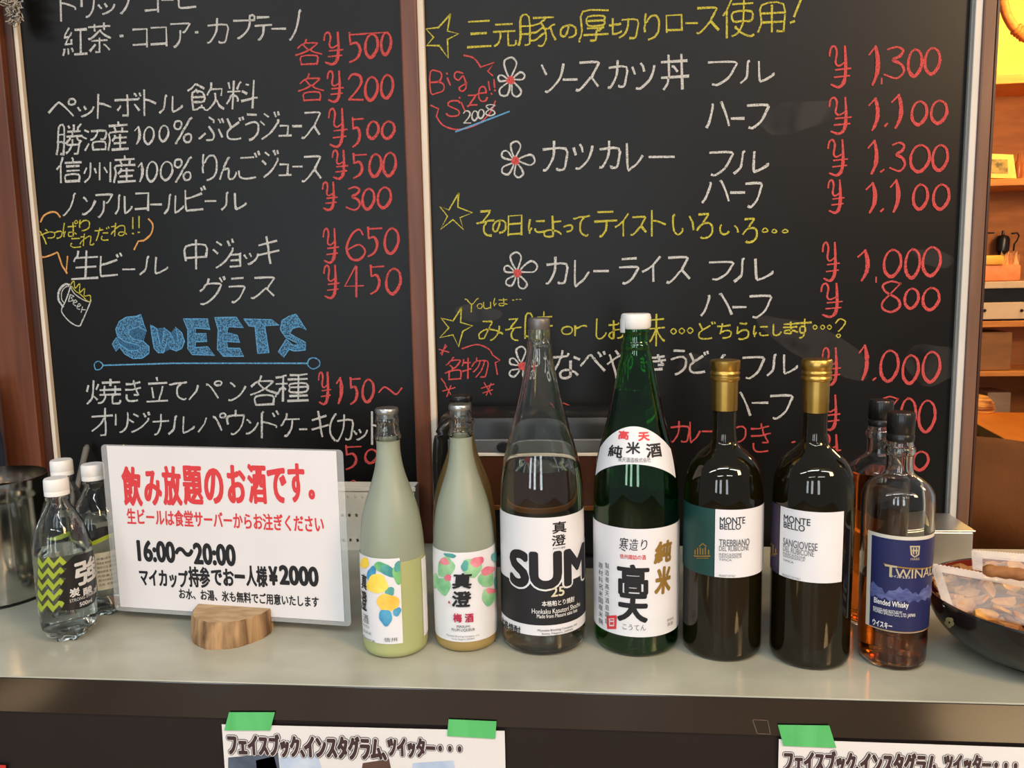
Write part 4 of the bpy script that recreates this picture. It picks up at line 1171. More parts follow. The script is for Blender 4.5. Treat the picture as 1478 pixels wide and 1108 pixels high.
villa(S, gl, 1015, 791, 0.9)
lettering(S, la, M_ink, [('MONTE', (1039, 746, 1075, 756), {'bold': 0.012}), ('BELLO', (1039, 755.5, 1069, 764), {'bold': 0.012})], off=0.001)
lettering(S, la, M_inkg, [('TREBBIANO', (1038, 778, 1081, 788), {'bold': 0.012}), ('DEL RUBICONE', (1038, 788, 1080, 795)), ('INDICAZIONE', (1038, 798, 1070, 801.5)), ('GEOGRAFICA', (1038, 802, 1070, 805)), ('TIPICA', (1038, 806, 1056, 809)), ('PRODUCT OF ITALY', (1038, 829, 1061, 832))], off=0.001)
b = wine((1167, 944), [(595, 18.6), (615, 18.4), (634, 19.4), (643, 25), (650, 34), (658, 44), (668, 53), (682, 59), (702, 62), (735, 62.6), (830, 61.5), (925, 60.5)], (515, 549, 594, 21, 19, 0),
         'dark wine bottle with gold cap and purple edged white label, beside the whisky')
S = b.surf(790)
v0, v1 = Z0(S, 1168, 840), Z0(S, 1168, 738)
us, ue = S.hit(1126, 780)[0], S.hit(1216, 790)[0]
la = obj('label', patch(S, us, ue, v0, v1, 0.0005), M_label, b.t, 2)
gl = obj('label', patch(S, -1.5*S.R, us-0.0006, v0, v1, 0.0005), mat('dark_purple_label', (48, 40, 62), 0.5, var=((42, 35, 55), 20, (1, 1, 1))), b.t, 2)
gl['label'] = 'dark purple left edge of the label'
villa(S, gl, 1114, 790, 0.75)
lettering(S, la, M_ink, [('MONTE', (1132, 746, 1170, 756), {'bold': 0.012}), ('BELLO', (1132, 755.5, 1162, 764.5), {'bold': 0.012})], off=0.001)
lettering(S, la, M_inkg, [('SANGIOVESE', (1131, 781, 1180, 792), {'bold': 0.012}), ('DEL RUBICONE', (1131, 792, 1175, 800)), ('INDICAZIONE', (1131, 800, 1163, 803.5)), ('GEOGRAFICA', (1131, 804, 1162, 807)), ('TIPICA', (1131, 808, 1146, 811)), ('PRODUCT OF ITALY', (1130, 831, 1156, 834))], off=0.001)

# ---- whisky bottles
WR = [(634, 20.5), (643, 21), (645, 24.5), (653, 24.5), (655, 21.2), (678, 21.5), (684, 26), (690, 38), (697, 48), (706, 54.5), (718, 57), (740, 57), (780, 56), (840, 54.5), (895, 53.2), (915, 53.4), (925, 52.2), (938, 54.5)]
b = Bottle('whisky_bottle', (1286, 949), WR, 'front whisky bottle with dark blue label and black cap', 'bottle', 'whisky bottles', slim=0.955)
WREL, wb = b.rel, b


def whisky(b, level):
    b.glass(M_clear, 0.003)
    b.fill(M_whis, K+level, 0.003)
    zc = b.top
    r = WREL[-1][0]*1.06
    b.turned('cap', [(0, zc-0.001), (r*0.98, zc-0.001), (r, zc), (r, zc+0.006), (r*0.96, zc+0.0068), (r*0.96, zc+0.0078), (r, zc+0.0086), (r*1.0, zc+0.0295), (r*0.93, zc+0.0315), (0, zc+0.0315)], M_blackp, ribs=lambda a, z: 0.008*math.cos(36*a) if z > zc+0.009 else 0, seg=144)


whisky(b, b.z(828)-K)
S = b.surf(830)
v0, v1 = Z0(S, 1300, 912), Z0(S, 1300, 779)
us = S.hit(1257, 840)[0]
bk = obj('back_label', patch(S, us-0.006, us+2.9*S.R, v0-0.001, v1+0.004, 0.0003), mat('cream_label_edge', (204, 200, 186), 0.5, var=((196, 192, 178), 20, (1, 1, 1))), b.t, 2)
la = obj('label', patch(S, us, us+2.2*S.R, v0, v1, 0.0006), mat('deep_blue_label', (32, 38, 86), 0.4, var=((28, 33, 76), 20, (1, 1, 1))), b.t, 2)
bm = bmesh.new()
uu = [us+2.2*S.R*i/24 for i in range(25)]
lo, hi = Z0(S, 1300, 862), Z0(S, 1300, 845)
for i in range(24):
    h = lambda k: lo+(hi-lo)*(0.35+0.4*abs(math.sin(k*1.9))+0.25*math.sin(k*0.7+1))
    area_uv(bm, S, [(uu[i], lo-0.004-0.002*math.sin(i*2.2)), (uu[i+1], lo-0.004-0.002*math.sin(i*2.2+2.2)), (uu[i+1], h(i+1)), (uu[i], h(i))], 0.0010)
obj('mountain_print', bm, mat('printed_mountain_blue', (92, 102, 152), 0.5, var=((52, 60, 116), 90, (1, 1, 2.5))), la)
bm = bmesh.new()
area_uv(bm, S, [(us, v0), (us+2.2*S.R, v0), (us+2.2*S.R, v0+0.0009), (us, v0+0.0009)], 0.0010)
area_px(bm, S, P2('1276,812 1345,815 1345,817 1276,814'), 0.0010)
obj('gold_rule', bm, M_goldp, la)
M_silk = mat('silver_gold_ink', (190, 178, 146), 0.4, metal=0.2)
bm = bmesh.new()
for q in ('1313,787 1327,787 1327,789 1313,789', '1313,789 1315,789 1316,799 1320,803 1319,804 1314,800', '1325,789 1327,789 1326,800 1320,804 1320,802 1324,799', '1317,790 1319,790 1319,800 1317,798', '1321,790 1323,790 1323,798 1321,800', '1316,793 1324,793 1324,795 1316,795'):
    area_px(bm, S, P2(q), 0.0010)
obj('emblem', bm, M_silk, la)['label'] = 'small shield crest'
lettering(S, la, M_silk, [('MARS', (1314, 804.5, 1326, 808))], off=0.001)
ut, uw = S.hit(1280, 824)[0], S.hit(1340, 828)[0]
vt0, vt1 = Z0(S, 1305, 834), Z0(S, 1305, 817)
bm = bmesh.new()
typeset(bm, S, 'T', None, bold=0.01, uv=(ut-0.002, ut+0.010, vt0, vt1), off=0.0012)
typeset(bm, S, 'WINALPS', None, bold=0.01, uv=(ut+0.0085, ut+0.0085+(uw-ut)*1.22, vt0, vt0+(vt1-vt0)*0.78), off=0.0012)
obj('lettering', bm, M_silk, la)
lettering(S, la, M_inkw, [('Blended Whisky', (1262, 866.5, 1311, 877), {'bold': 0.012}), ('BLENDED AND BOTTLED BY', (1261, 879, 1302, 882.5)), ('HONBO SHUZO CO., LTD. JAPAN', (1261, 883.5, 1320, 890)), ('ウイスキー', (1260, 896, 1288, 905), {'bold': 0.03}), ('ツインアルプス', (1286, 830, 1313, 834))], off=0.001)
hgt = WREL[-1][1]+0.0315
bx = at(1272, 577, 1.022)
sq = (bx[2]-K)/hgt
b2 = Bottle('whisky_bottle', None, None, 'rear whisky bottle with black cap, half hidden behind the dark wine bottle and whisky', 'bottle', 'whisky bottles', XY=(bx[0], bx[1]), prof=[(r, z*sq) for r, z in WREL])
whisky(b2, b2.z(678)-K)

# ---- frosted liqueur bottles
FRN = [(596, 15), (604, 17), (607, 17.4), (612, 15.8), (618, 17), (625, 17), (628, 19.6), (631, 19.6), (634, 16.8), (655, 17.4), (679, 21.5), (704, 30), (725, 37.5), (740, 41.2), (760, 44.2), (777, 46), (809, 47.2), (860, 47), (915, 46.4)]
yb = Bottle('liqueur_bottle', (572, 931), FRN, 'frosted bottle of pale green liqueur with yellow fruit label, next to the white sign', 'bottle', 'frosted liqueur bottles')
FREL = yb.rel
zn = yb.z(634)-K


def frosted(b, m, ml, level, capm, capw=1.0, caph=0.0065, filled=None):
    fb = b.glass(m, 0.0026, ztop=K+zn, name='frosted_body')
    if filled:
        fb.data.materials.append(filled)
        for f in fb.data.polygons:
            if f.center.z < level:
                f.material_index = 1
    b.glass(M_clear, 0.0026, zbot=K+zn, name='clear_neck')
    b.fill(ml, level, 0.0034)
    r = FREL[-1][0]*1.1*capw
    zc = b.top
    b.turned('cap', [(0, zc-0.006), (FREL[-1][0]-0.0028, zc-0.006), (FREL[-1][0]-0.0028, zc), (r, zc), (r*1.03, zc+0.001), (r*1.03, zc+caph-0.0015), (r*0.95, zc+caph), (0, zc+caph)], capm)


frosted(yb, M_frost, M_yuzu, yb.z(800), M_silv, filled=M_frosty)
b = yb
# pale froth left in the neck
bm = bmesh.new()
for i in range(60):
    z_ = random.uniform(yb.z(692), yb.z(650))
    rr = (yb.rf(z_)-0.0036)*random.uniform(0.9, 1)
    a = random.uniform(0, 6.28)
    bmesh.ops.create_icosphere(bm, subdivisions=1, radius=random.uniform(0.0012, 0.003), matrix=Matrix.Translation((b.X+rr*math.cos(a), b.Y+rr*math.sin(a), z_)))
ob = obj('froth', bm, mat('pale_froth', (226, 230, 196), 0.6, sss=0.3), yb.t, 2)
ob['kind'] = 'stuff'
S = b.surf(860)
v0, v1 = Z0(S, 560, 929), Z0(S, 560, 806)
ue = S.hit(579, 860)[0]
la = obj('label', patch(S, -1.75*S.R, ue, v0, v1, 0.0005), M_label, b.t, 2)
obj('back_label', patch(S, S.hit(609.5, 860)[0], 1.9*S.R, Z0(S, 612, 917), Z0(S, 612, 802), 0.0005), M_label, b.t, 2)
FR = {'y': mat('printed_yellow', (242, 204, 56), 0.5, var=((250, 222, 110), 60, (1, 1, 1))), 'o': mat('printed_orange', (240, 176, 62), 0.5, var=((250, 204, 96), 60, (1, 1, 1))),
      'g': mat('printed_green', (128, 190, 116), 0.5, var=((78, 164, 118), 60, (1, 1, 1))), 't': mat('printed_teal', (62, 136, 142), 0.5, var=((96, 172, 160), 60, (1, 1, 1))), 'b': mat('printed_blue', (52, 132, 178), 0.5, var=((86, 164, 200), 60, (1, 1, 1))),
      'p': mat('printed_plum_pink', (206, 92, 122), 0.5, var=((228, 150, 160), 60, (1, 1, 1))), 'l': mat('printed_leaf_green', (112, 180, 132), 0.5, var=((164, 208, 160), 60, (1, 1, 1)))}


def prints(S, lab, name, items):
    o = 0.0008
    for k, x, y, rx, ry, rot in items:
        bm = bmesh.new()
        umin, umax = lab_range[0], lab_range[1]
        uv = [S.hit(*p) for p in blob(x, y, rx, ry, rot)]
        uv = [(min(max(u, umin), umax), min(max(v, lab_range[2]), lab_range[3])) for u, v in uv]
        area_uv(bm, S, uv, o)
        o += 0.00006
        obj(name, bm, FR[k], lab)


lab_range = (-1.7*S.R, ue, v0, v1)
prints(S, la, 'fruit_print', [('g', 552, 818, 12, 7, 0.3), ('t', 561, 824, 14, 7, 0.5), ('g', 574, 830, 7, 13, -0.3), ('t', 575, 817, 6, 8, 0.3), ('b', 537, 828, 6, 12, 0.2), ('y', 527, 812, 6, 8, 0.2), ('y', 545, 842, 15, 14, 0.2), ('t', 563, 853, 6, 7, 0.7), ('o', 560, 869, 16, 13, 0.1), ('b', 557, 890, 9, 12, -0.2), ('b', 573, 882, 5, 7, 0.6)])
lettering(S, la, M_ink, [('真', (523.5, 828, 531, 850), {'bold': 0.03, 'shear': 0.15}), ('澄', (523.5, 852, 531, 880), {'bold': 0.03, 'shear': 0.15})], off=0.0018)
lettering(S, la, M_inkg, [('酒', (526, 886, 533, 898)), ('YUZU', (526, 901, 534, 904)), ('LIQUEUR', (526, 910, 537, 914)), ('Suwa', (527, 920, 542, 923)), ('信州', (555, 919, 573, 925))], off=0.0018)

b = Bottle('liqueur_bottle', (673.5, 923), None, 'frosted bottle with the plum print label and silver cap', 'bottle', 'frosted liqueur bottles', prof=[(r*0.975, z*1.003) for r, z in FREL])
FREL0 = FREL
frosted(b, M_frost, M_plum, b.z(850), M_silv, filled=M_frostp)
S = b.surf(860)
v0, v1 = Z0(S, 673, 926), Z0(S, 673, 797)
la = obj('label', patch(S, -1.75*S.R, 1.75*S.R, v0, v1, 0.0005), M_label, b.t, 2)
lab_range = (-1.7*S.R, 1.7*S.R, v0, v1)
prints(S, la, 'fruit_print', [('t', 650, 801, 9, 3, 0.2), ('l', 644, 818, 12, 15, 0.2), ('p', 642, 810, 7, 5, 0.3), ('l', 641, 845, 10, 13, -0.1), ('p', 647, 833, 5, 5, 0), ('l', 630, 838, 4, 11, 0), ('l', 681, 818, 14, 14, 0.4), ('p', 688, 810, 10, 7, -0.4), ('t', 671, 816, 5, 8, 0.2), ('l', 701, 834, 11, 13, 0.1), ('p', 703, 823, 10, 6, -0.4), ('t', 713, 803, 5, 7, 0.3), ('l', 705, 860, 10, 13, 0.2), ('p', 707, 852, 7, 4, 0.1), ('t', 715, 840, 3, 9, 0)])
lettering(S, la, M_ink, [('真', (653, 826, 681, 849), {'bold': 0.03, 'shear': 0.1}), ('澄', (653, 852, 680, 875), {'bold': 0.03, 'shear': 0.1})], off=0.0022)
lettering(S, la, mat('crimson_ink', (176, 32, 70), 0.5), [('梅', (655, 884, 667, 897), {'bold': 0.03}), ('酒', (671, 884, 683, 897), {'bold': 0.03}), ('梅', (648, 866, 651, 870), {'bold': 0.03})], off=0.0022)
lettering(S, la, M_inkg, [('MASUMI', (660, 901, 678, 904.5), {'bold': 0.01}), ('PLUM LIQUEUR', (653, 906, 685, 910.5), {'bold': 0.01}), ('Miyasaka Brewing Company, Ltd.', (646, 916, 691, 919)), ('Suwa, Nagano, JAPAN', (653, 920, 684, 923))], off=0.0022)
hgt = FREL[-1][1]+0.0085
bx = at(665, 570, 1.05)
sq = (bx[2]-K)/hgt
zn0 = zn
zn = zn*sq
b = Bottle('liqueur_bottle', None, None, 'amber frosted bottle with black cap, hidden behind the plum print bottle', 'bottle', 'frosted liqueur bottles', XY=(bx[0], bx[1]), prof=[(r*1.1, z*sq) for r, z in FREL])
frosted(b, M_frostb, M_plum, b.z(690), M_blackp, 1.12, 0.0085)

# ---- sparkling water bottles
PR = [(712, 15.5), (716, 18.5), (719, 18.5), (722, 15.5), (730, 19), (745, 29), (762, 37.5), (780, 42.5), (794, 44), (840, 43.5), (884, 43), (897, 41.5), (908, 38)]
XY1 = atz(102, 917, K)[:2]
pprof = [(r, z-K) for r, z in outline(XY1[0], XY1[1], PR)]


def pet(XY, label, level, first):
    b = Bottle('water_bottle', None, None, label, 'bottle', 'sparkling water bottles', XY=XY, prof=[(pprof[0][0]*0.5, 0.004), (pprof[0][0]*0.86, 0.010)]+pprof)
    feet = lambda a, z: (-0.32*max(0, 1-(z-K)/0.040)*(0.5+0.5*math.cos(5*a))) if z < K+0.040 else 0
    p = [(r, z) for r, z in b.prof]
    inner = [(r-0.0012, z) for r, z in p if z > K+0.006]
    ring = [(0, K+0.010), (p[0][0]*0.5, K+0.007), (p[0][0]*0.8, K+0.0015), (p[0][0]*1.25, K)]+p[2:]+inner[::-1]+[(0, K+0.013)]
    obj('plastic_body', lathe(bmesh.new(), ring, b.c, 80, feet), M_pet, b.t, 1)
    b.fill(M_water, level, 0.0012, zb=0.016)
    zc = b.top
    r = b.prof[-1][0]*1.22
    b.turned('cap', [(0, zc-0.001), (r, zc-0.001), (r, zc+0.004), (r*0.98, zc+0.0046), (r*0.98, zc+0.005), (r, zc+0.0056), (r*0.98, zc+0.0185), (r*0.9, zc+0.0205), (0, zc+0.0205)], M_capw, ribs=lambda a, z: 0.012*math.cos(48*a) if zc+0.005 < z < zc+0.0186 else 0, seg=144)
    return b


b1 = pet(XY1, 'front clear water bottle with white cap and black and lime zigzag label', None or zat(XY1[0], XY1[1], 792), True)
hp = b1.top+0.0205-K
S = b1.surf(840)
LIME = mat('printed_lime', (152, 168, 48), 0.45, var=((142, 158, 42), 40, (1, 1, 1)))
M_film = mat('black_label_film', (28, 28, 30), 0.3, var=((34, 34, 36), 40, (1, 1, 1)))


def petlabel(b, S, du, dv):
    lo, hi = Z0(S0, 100, 885), Z0(S0, 100, 801)
    bm = bmesh.new()
    U = lambda x, y: (S0.hit(x, y)[0]+du, S0.hit(x, y)[1]+dv)
    bl = [U(*p) for p in P2('107,801 138,791 142,810 141,850 136,868 124,876 87,881 94,868 83,866 92,851 86,848 95,834 84,832 97,820 88,818')]
    area_uv(bm, S, bl, 0.0006)
    lb_ = obj('label', bm, M_film, b.t)
    bm = bmesh.new()
    for k in range(5):
        y = 812+15.5*k
        zig = P2(' '.join('%f,%f' % (x, y+(1 if i % 2 else -9)+(x-60)*-0.03) for i, x in enumerate((56, 62, 70, 78, 87, 97))))
        zz = zig+[(x-1.5, y2+8.5) for x, y2 in reversed(zig)]
        area_uv(bm, S, [U(*p) for p in zz], 0.0005)
    obj('zigzag_print', bm, LIME, lb_)['label'] = 'lime zigzag bands'
    return lb_


S0 = S
lb_ = petlabel(b1, S, 0, 0)
lettering(S, lb_, mat('silver_ink', (206, 206, 204), 0.4), [('強', (107, 806, 138, 843), {'bold': 0.03}), ('炭', (100, 848, 115, 861), {'bold': 0.03}), ('酸', (119, 846, 132, 857), {'bold': 0.03}), ('水', (134, 844, 140, 855), {'bold': 0.03}), ('STRONG SPARKLING', (100, 859.5, 139, 864)), ('500ml', (114, 866, 132, 872), {'bold': 0.02})], off=0.001)
for px_, lab_, du in (((88, 663), 'clear water bottle directly behind the front one with only the cap clear of it', -0.2), ((133, 669), 'clear water bottle with white cap half behind the white sign', -0.075)):
    q = atz(px_[0], px_[1], K+hp)
    bb = pet((q[0], q[1]), lab_, K+0.135, False)
    SS = bb.surf(840)
    zlo = Z0(S0, 100, 885)
    if du > -0.1:
        bm = bmesh.new()
        vs_, fs_ = patch(SS, -0.2*SS.R, 0.75*SS.R, zlo, zlo+0.052, 0.0006, 16)
        pl = obj('label', (vs_, fs_), mat('clear_label_print', (206, 204, 186), 0.5, alpha=0.75), bb.t)
        lettering(SS, pl, M_inkg, [(t_, None, {'uv': (-0.15*SS.R, 0.65*SS.R, zlo+0.006+0.006*i, zlo+0.0095+0.006*i)}) for i, t_ in enumerate(['名称 炭酸飲料', '原材料名 水', '内容量 500ml', '賞味期限 キャップ', '保存方法 直射日光', '製造者 飲料株式会社', '栄養成分表示'])], off=0.001)
    for k_, (ua, ub, va, vb, m_) in enumerate(((-1.4, 1.2, 0.066, 0.074 if du > -0.1 else 0.069, LIME), (-0.6, 0.9, 0.072, 0.083, M_film))[:2 if du > -0.1 else 1]):
        obj('label_band', patch(SS, ua*SS.R, ub*SS.R, 0, 0, 0.0006+k_*0.0004, 32, 2, lambda u: zlo+va+0.004*math.sin(u*90), lambda u: zlo+vb+0.004*math.sin(u*90+1)), m_, bb.t, 2)

# ================================================================== steel pail, stirrer
q = atz(2, 856, K)
PX, PY = q[0], q[1]
zr = zat(PX, PY, 688)
rp = 74*depth((PX, PY, zr))/F
pt = thing('ice_pail', (PX, PY, K), 'polished steel ice pail at the left edge of the counter', 'pail')
hp_ = zr-K
prof = [(rp*0.80, 0.0), (rp*0.94, 0.004), (rp*0.985, hp_*0.15), (rp*1.0, hp_*0.35), (rp*0.995, hp_*0.7), (rp*0.985, hp_*0.84), (rp*0.985, hp_*0.86), (rp*1.0, hp_*0.88), (rp*1.0, hp_*0.99), (rp*0.998, hp_)]
prof = [(r, z+K) for r, z in prof]
ring = [(0, K)]+prof+[(r-0.0015, z) for r, z in reversed(prof[1:])]+[(0, K+0.006)]
obj('pail_body', lathe(bmesh.new(), ring, (PX, PY), 72), M_steel, pt, 1)
obj('base_ring', lathe(bmesh.new(), [(rp*0.8, K), (rp*0.95, K), (rp*0.955, K+0.003), (rp*0.8, K+0.003), (rp*0.8, K)], (PX, PY), 72), M_blackp, pt, 1)
bm = bmesh.new()
hpts = [(PX-0.02, PY+rp*0.2, zr-0.03), (PX-0.012, PY-rp*0.3, zr+0.006), (PX+0.004, PY-rp*0.55, zr+0.004), (PX+0.022, PY-rp*0.72, zr-0.012), (PX+0.034, PY-rp*0.75, zr-0.03)]
tube(bm, smooth_line(hpts, 5), 0.005, 10)
tg = obj('ice_tongs', bm, M_steel, None, 2)
tag(tg, 'bent steel tongs lying inside the pail', 'tongs')
a, c = at(126, 642, 1.324), atz(88, 800, K+0.004)
bm = bmesh.new()
tube(bm, [c, (np.asarray(c)*0.5+a*0.5), a*0.97+np.asarray(c)*0.03, a], [0.004, 0.0045, 0.0055, 0.003], 10)
st = obj('stirrer', bm, mat('grey_plastic', (112, 110, 106), 0.4, var=((98, 96, 92), 30, (1, 1, 1))), None, 2)
tag(st, 'grey stirrer stick leaning on the blackboard behind the water bottles', 'stirrer')

# ================================================================== laminated sign in its log stand
Yl, Yr = 0.975, 0.940
Pl, Pr = at(167, 889, Yl), at(507, 895, Yr)
zb = (Pl[2]+Pr[2])/2
uvec = np.array([Pr[0]-Pl[0], Pr[1]-Pl[1], 0])
nvec = np.array([uvec[1], -uvec[0], 0])
SG = Plane((Pl[0], Pl[1], 0), uvec, nvec)
nu = SG.n
sgn = thing('laminated_sign', ((Pl[0]+Pr[0])/2, (Pl[1]+Pr[1])/2, zb), 'laminated white sign with red and black lettering standing in a log block', 'sign')


def rrect(u0, u1, v0, v1, r, n=5):
    out = []
    for cx, cy, a0 in ((u1-r, v1-r, 0), (u0+r, v1-r, 90), (u0+r, v0+r, 180), (u1-r, v0+r, 270)):
        for k in range(n+1):
            a = math.radians(a0+90*k/n)
            out.append((cx+r*math.cos(a), cy+r*math.sin(a)))
    return out


def slab(S, pts, o0, o1):
    bm = bmesh.new()
    f = [bm.verts.new(S.map(u, v, o1)) for u, v in pts]
    g = [bm.verts.new(S.map(u, v, o0)) for u, v in pts]
    bm.faces.new(f)
    bm.faces.new(g[::-1])
    n = len(pts)
    for i in range(n):
        bm.faces.new((f[i], g[i], g[(i+1) % n], f[(i+1) % n]))
    bmesh.ops.recalc_face_normals(bm, faces=bm.faces)
    return bm


tl, tr, bl, br = SG.hit(146, 649), SG.hit(494, 640.5), SG.hit(167, 889), SG.hit(507, 895)
U0, U1, V0, V1 = (tl[0]+bl[0])/2, (tr[0]+br[0])/2, (bl[1]+br[1])/2, (tl[1]+tr[1])/2
M_lam = mat('clear_laminate', (240, 242, 242), 0.12, alpha=0.2)
obj('laminate_pouch', slab(SG, rrect(U0, U1, V0, V1, 0.006), -0.0004, 0.0), M_lam, sgn)
ptl, ptr, pbl, pbr = SG.hit(154, 651), SG.hit(485, 642), SG.hit(176, 884), SG.hit(497, 887)
pu0, pu1, pv0, pv1 = (ptl[0]+pbl[0])/2, (ptr[0]+pbr[0])/2, (pbl[1]+pbr[1])/2, (ptl[1]+ptr[1])/2
sheet = obj('sheet', slab(SG, [(pu0, pv0), (pu1, pv0), (pu1, pv1), (pu0, pv1)], 0.0003, 0.0007), mat('laminated_white_paper', (222, 219, 220), 0.3, var=((218, 215, 215), 8, (1, 1, 1))), sgn)
lx = lambda x, y: (140+x/3.166, 620+y/3.166)


def zt_(items, bold):
    return [(c, (*lx(a, b_), *lx(c2, d)), {'bold': bold}) for c, (a, b_, c2, d) in items]


lettering(SG, sheet, M_inkr, zt_([('飲', (117, 166, 206, 348)), ('み', (216, 185, 298, 345)), ('放', (300, 164, 388, 346)), ('題', (393, 163, 484, 344)), ('の', (491, 174, 580, 338)), ('お', (596, 160, 682, 336)), ('酒', (690, 155, 776, 338)), ('で', (780, 172, 868, 334)), ('す', (874, 152, 952, 332)), ('。', (968, 272, 998, 318))], 0.05), off=0.0010)
lettering(SG, sheet, M_inkr, zt_([('生ビールは食堂サーバーからお注ぎください', (140, 374, 1037, 450))], 0.034), off=0.0010)
lettering(SG, sheet, M_ink, zt_([('16:00～20:00', (186, 512, 635, 612))], 0.05), off=0.0010)
lettering(SG, sheet, M_ink, zt_([('マイカップ', (196, 636, 418, 718)), ('持参', (420, 624, 518, 720)), ('でお', (524, 632, 628, 712)), ('一', (630, 660, 678, 678)), ('人様', (682, 620, 780, 716)), ('¥', (786, 622, 828, 710)), ('2000', (834, 620, 1014, 712))], 0.05), off=0.0010)
lettering(SG, sheet, M_ink, zt_([('お水、お湯、氷も無料でご用意いたします', (378, 741, 1014, 791))], 0.034), off=0.0010)

# half log block: flat face at the back carries the slot the sign stands in
u_c = SG.hit(339, 880)[0]
ztop = SG.hit(339, 874)[1]
o = np.array(SG.map(u_c, 0, 0))[:2]
zr_ = np.array([(at(396, 880, 0.93)-at(283, 880, 0.93))[0]])[0]/2
hw = zr_*1.0
fr_ = (np.array(atz(335, 944, K))[:2]-o).dot(nu[:2])
ft_ = (np.array(atz(335, 898, ztop))[:2]-o).dot(nu[:2])
fr_, ft_ = fr_*0.6+ft_*0.4, ft_*0.8+fr_*0.2
bm = bmesh.new()


def logring(zz, k, bark=0.0):
    out = []
    n = 90
    for i in range(n+1):
        a = math.pi*i/n
        q = k*(1+bark*(0.5*math.sin(9*a+1)+0.3*math.sin(23*a)+0.3*math.sin(41*a)))
        du, dn = -hw*math.cos(a)*q, (fr_+(ft_-fr_)*min(1, (zz-K)/(ztop-K)*1.1))*math.sin(a)*q
        if i in (0, n):
            dn = 0
        p = o+SG.u[:2]*du+nu[:2]*(dn+0.0009)
        out.append((p[0], p[1], zz))
    return out


rings = [logring(K, 0.98, 0.02), logring(K+0.004, 1.0, 0.02), logring(K+(ztop-K)*0.5, 1.0, 0.02), logring(ztop-0.002, 1.0, 0.02), logring(ztop, 0.975, 0.02)]
V = [[bm.verts.new(p) for p in r] for r in rings]
for a_, c_ in zip(V[:-1], V[1:]):
    for i in range(len(a_)-1):
        bm.faces.new((a_[i], a_[i+1], c_[i+1], c_[i]))
    bm.faces.new((a_[-1], a_[0], c_[0], c_[-1]))
bm.faces.new(V[0][::-1])
f_top = bm.faces.new(V[-1])
bmesh.ops.recalc_face_normals(bm, faces=bm.faces)
f_top.material_index = 1
bc = thing('log_block', (o[0], o[1], K), 'half log block with bark holding up the laminated sign', 'sign stand')
M_bark = mat('rough_bark', (176, 140, 98), 0.85, var=((86, 58, 38), 85, (1, 1, 0.1)), bump=(80, (1, 1, 0.25), 0.8))
M_cutw = mat('sawn_wood', (188, 160, 122), 0.75, var=((160, 130, 94), 40, (1, 3, 1)))
obj('block', bm, [M_bark, M_cutw], bc, 1)
bm = bmesh.new()
pts = [o+SG.u[:2]*s*hw*0.96+nu[:2]*d_ for s, d_ in ((-1, -0.0012), (1, -0.0012), (0.93, -0.014), (-0.93, -0.014))]
A_ = [bm.verts.new((p[0], p[1], K)) for p in pts]
C_ = [bm.verts.new((p[0], p[1], ztop-0.001)) for p in pts]
bm.faces.new(A_)
bm.faces.new(C_[::-1])
for i in range(4):
    bm.faces.new((A_[i], C_[i], C_[(i+1) % 4], A_[(i+1) % 4]))
bmesh.ops.recalc_face_normals(bm, faces=bm.faces)
obj('back_piece', bm, M_cutw, bc)

# ================================================================== things behind the row
# white perforated basket
q0, q1 = atz(470, 792, K), atz(600, 796, K)
X0, X1, Yb0 = q0[0], q1[0], (q0[1]+q1[1])/2
zt2 = zat(q0[0], Yb0, 703)
bk = thing('plastic_basket', ((X0+X1)/2, Yb0, K), 'cream plastic basket with rows of holes behind the white sign', 'basket')
bm = bmesh.new()
NX, NZ = 26, 10
holes = {(i, j) for i in range(1, NX-1, 2) for j in (1, 2, 5, 8)} 
xs = np.linspace(X0, X1, NX+1)
zs = np.linspace(K+0.001, zt2, NZ+1)
vv = {}


def gv(i, j):
    if (i, j) not in vv:
        vv[(i, j)] = bm.verts.new((xs[i], Yb0, zs[j]))
    return vv[(i, j)]


for i in range(NX):
    for j in range(NZ):
        if (i, j) not in holes or j == 2:
            bm.faces.new((gv(i, j), gv(i+1, j), gv(i+1, j+1), gv(i, j+1)))
        else:                                # an elongated hole in the cell
            c = [gv(i, j), gv(i+1, j), gv(i+1, j+1), gv(i, j+1)]
            mx, mz = (xs[i]+xs[i+1])/2, (zs[j]+zs[j+1])/2
            n = [bm.verts.new((mx+(v.co.x-mx)*0.72, Yb0, mz+(v.co.z-mz)*0.5)) for v in c]
            for k in range(4):
                bm.faces.new((c[k], c[(k+1) % 4], n[(k+1) % 4], n[k]))
r_ = bmesh.ops.extrude_face_region(bm, geom=bm.faces[:])
for v in r_['geom']:
    if isinstance(v, bmesh.types.BMVert):
        v.co.y += 0.002
bmesh.ops.recalc_face_normals(bm, faces=bm.faces)
M_bask = mat('cream_plastic', (218, 212, 196), 0.45, var=((210, 204, 188), 20, (1, 1, 1)))
Ye = 1.305
obj('front_wall', bm, M_bask, bk)
obj('side_wall', B((X0, Yb0+0.002, K+0.001), (X0+0.002, Ye, zt2)), M_bask, bk)
obj('side_wall', B((X1-0.002, Yb0+0.002, K+0.001), (X1, Ye, zt2)), M_bask, bk)
obj('back_wall', B((X0, Ye, K+0.001), (X1, Ye+0.002, zt2)), M_bask, bk)
obj('bottom', B((X0, Yb0, K), (X1, Ye+0.002, K+0.001)), M_bask, bk)
obj('rim', B((X0-0.003, Yb0-0.003, zt2-0.006), (X1+0.003, Yb0, zt2+0.001), 0.0008), M_bask, bk)

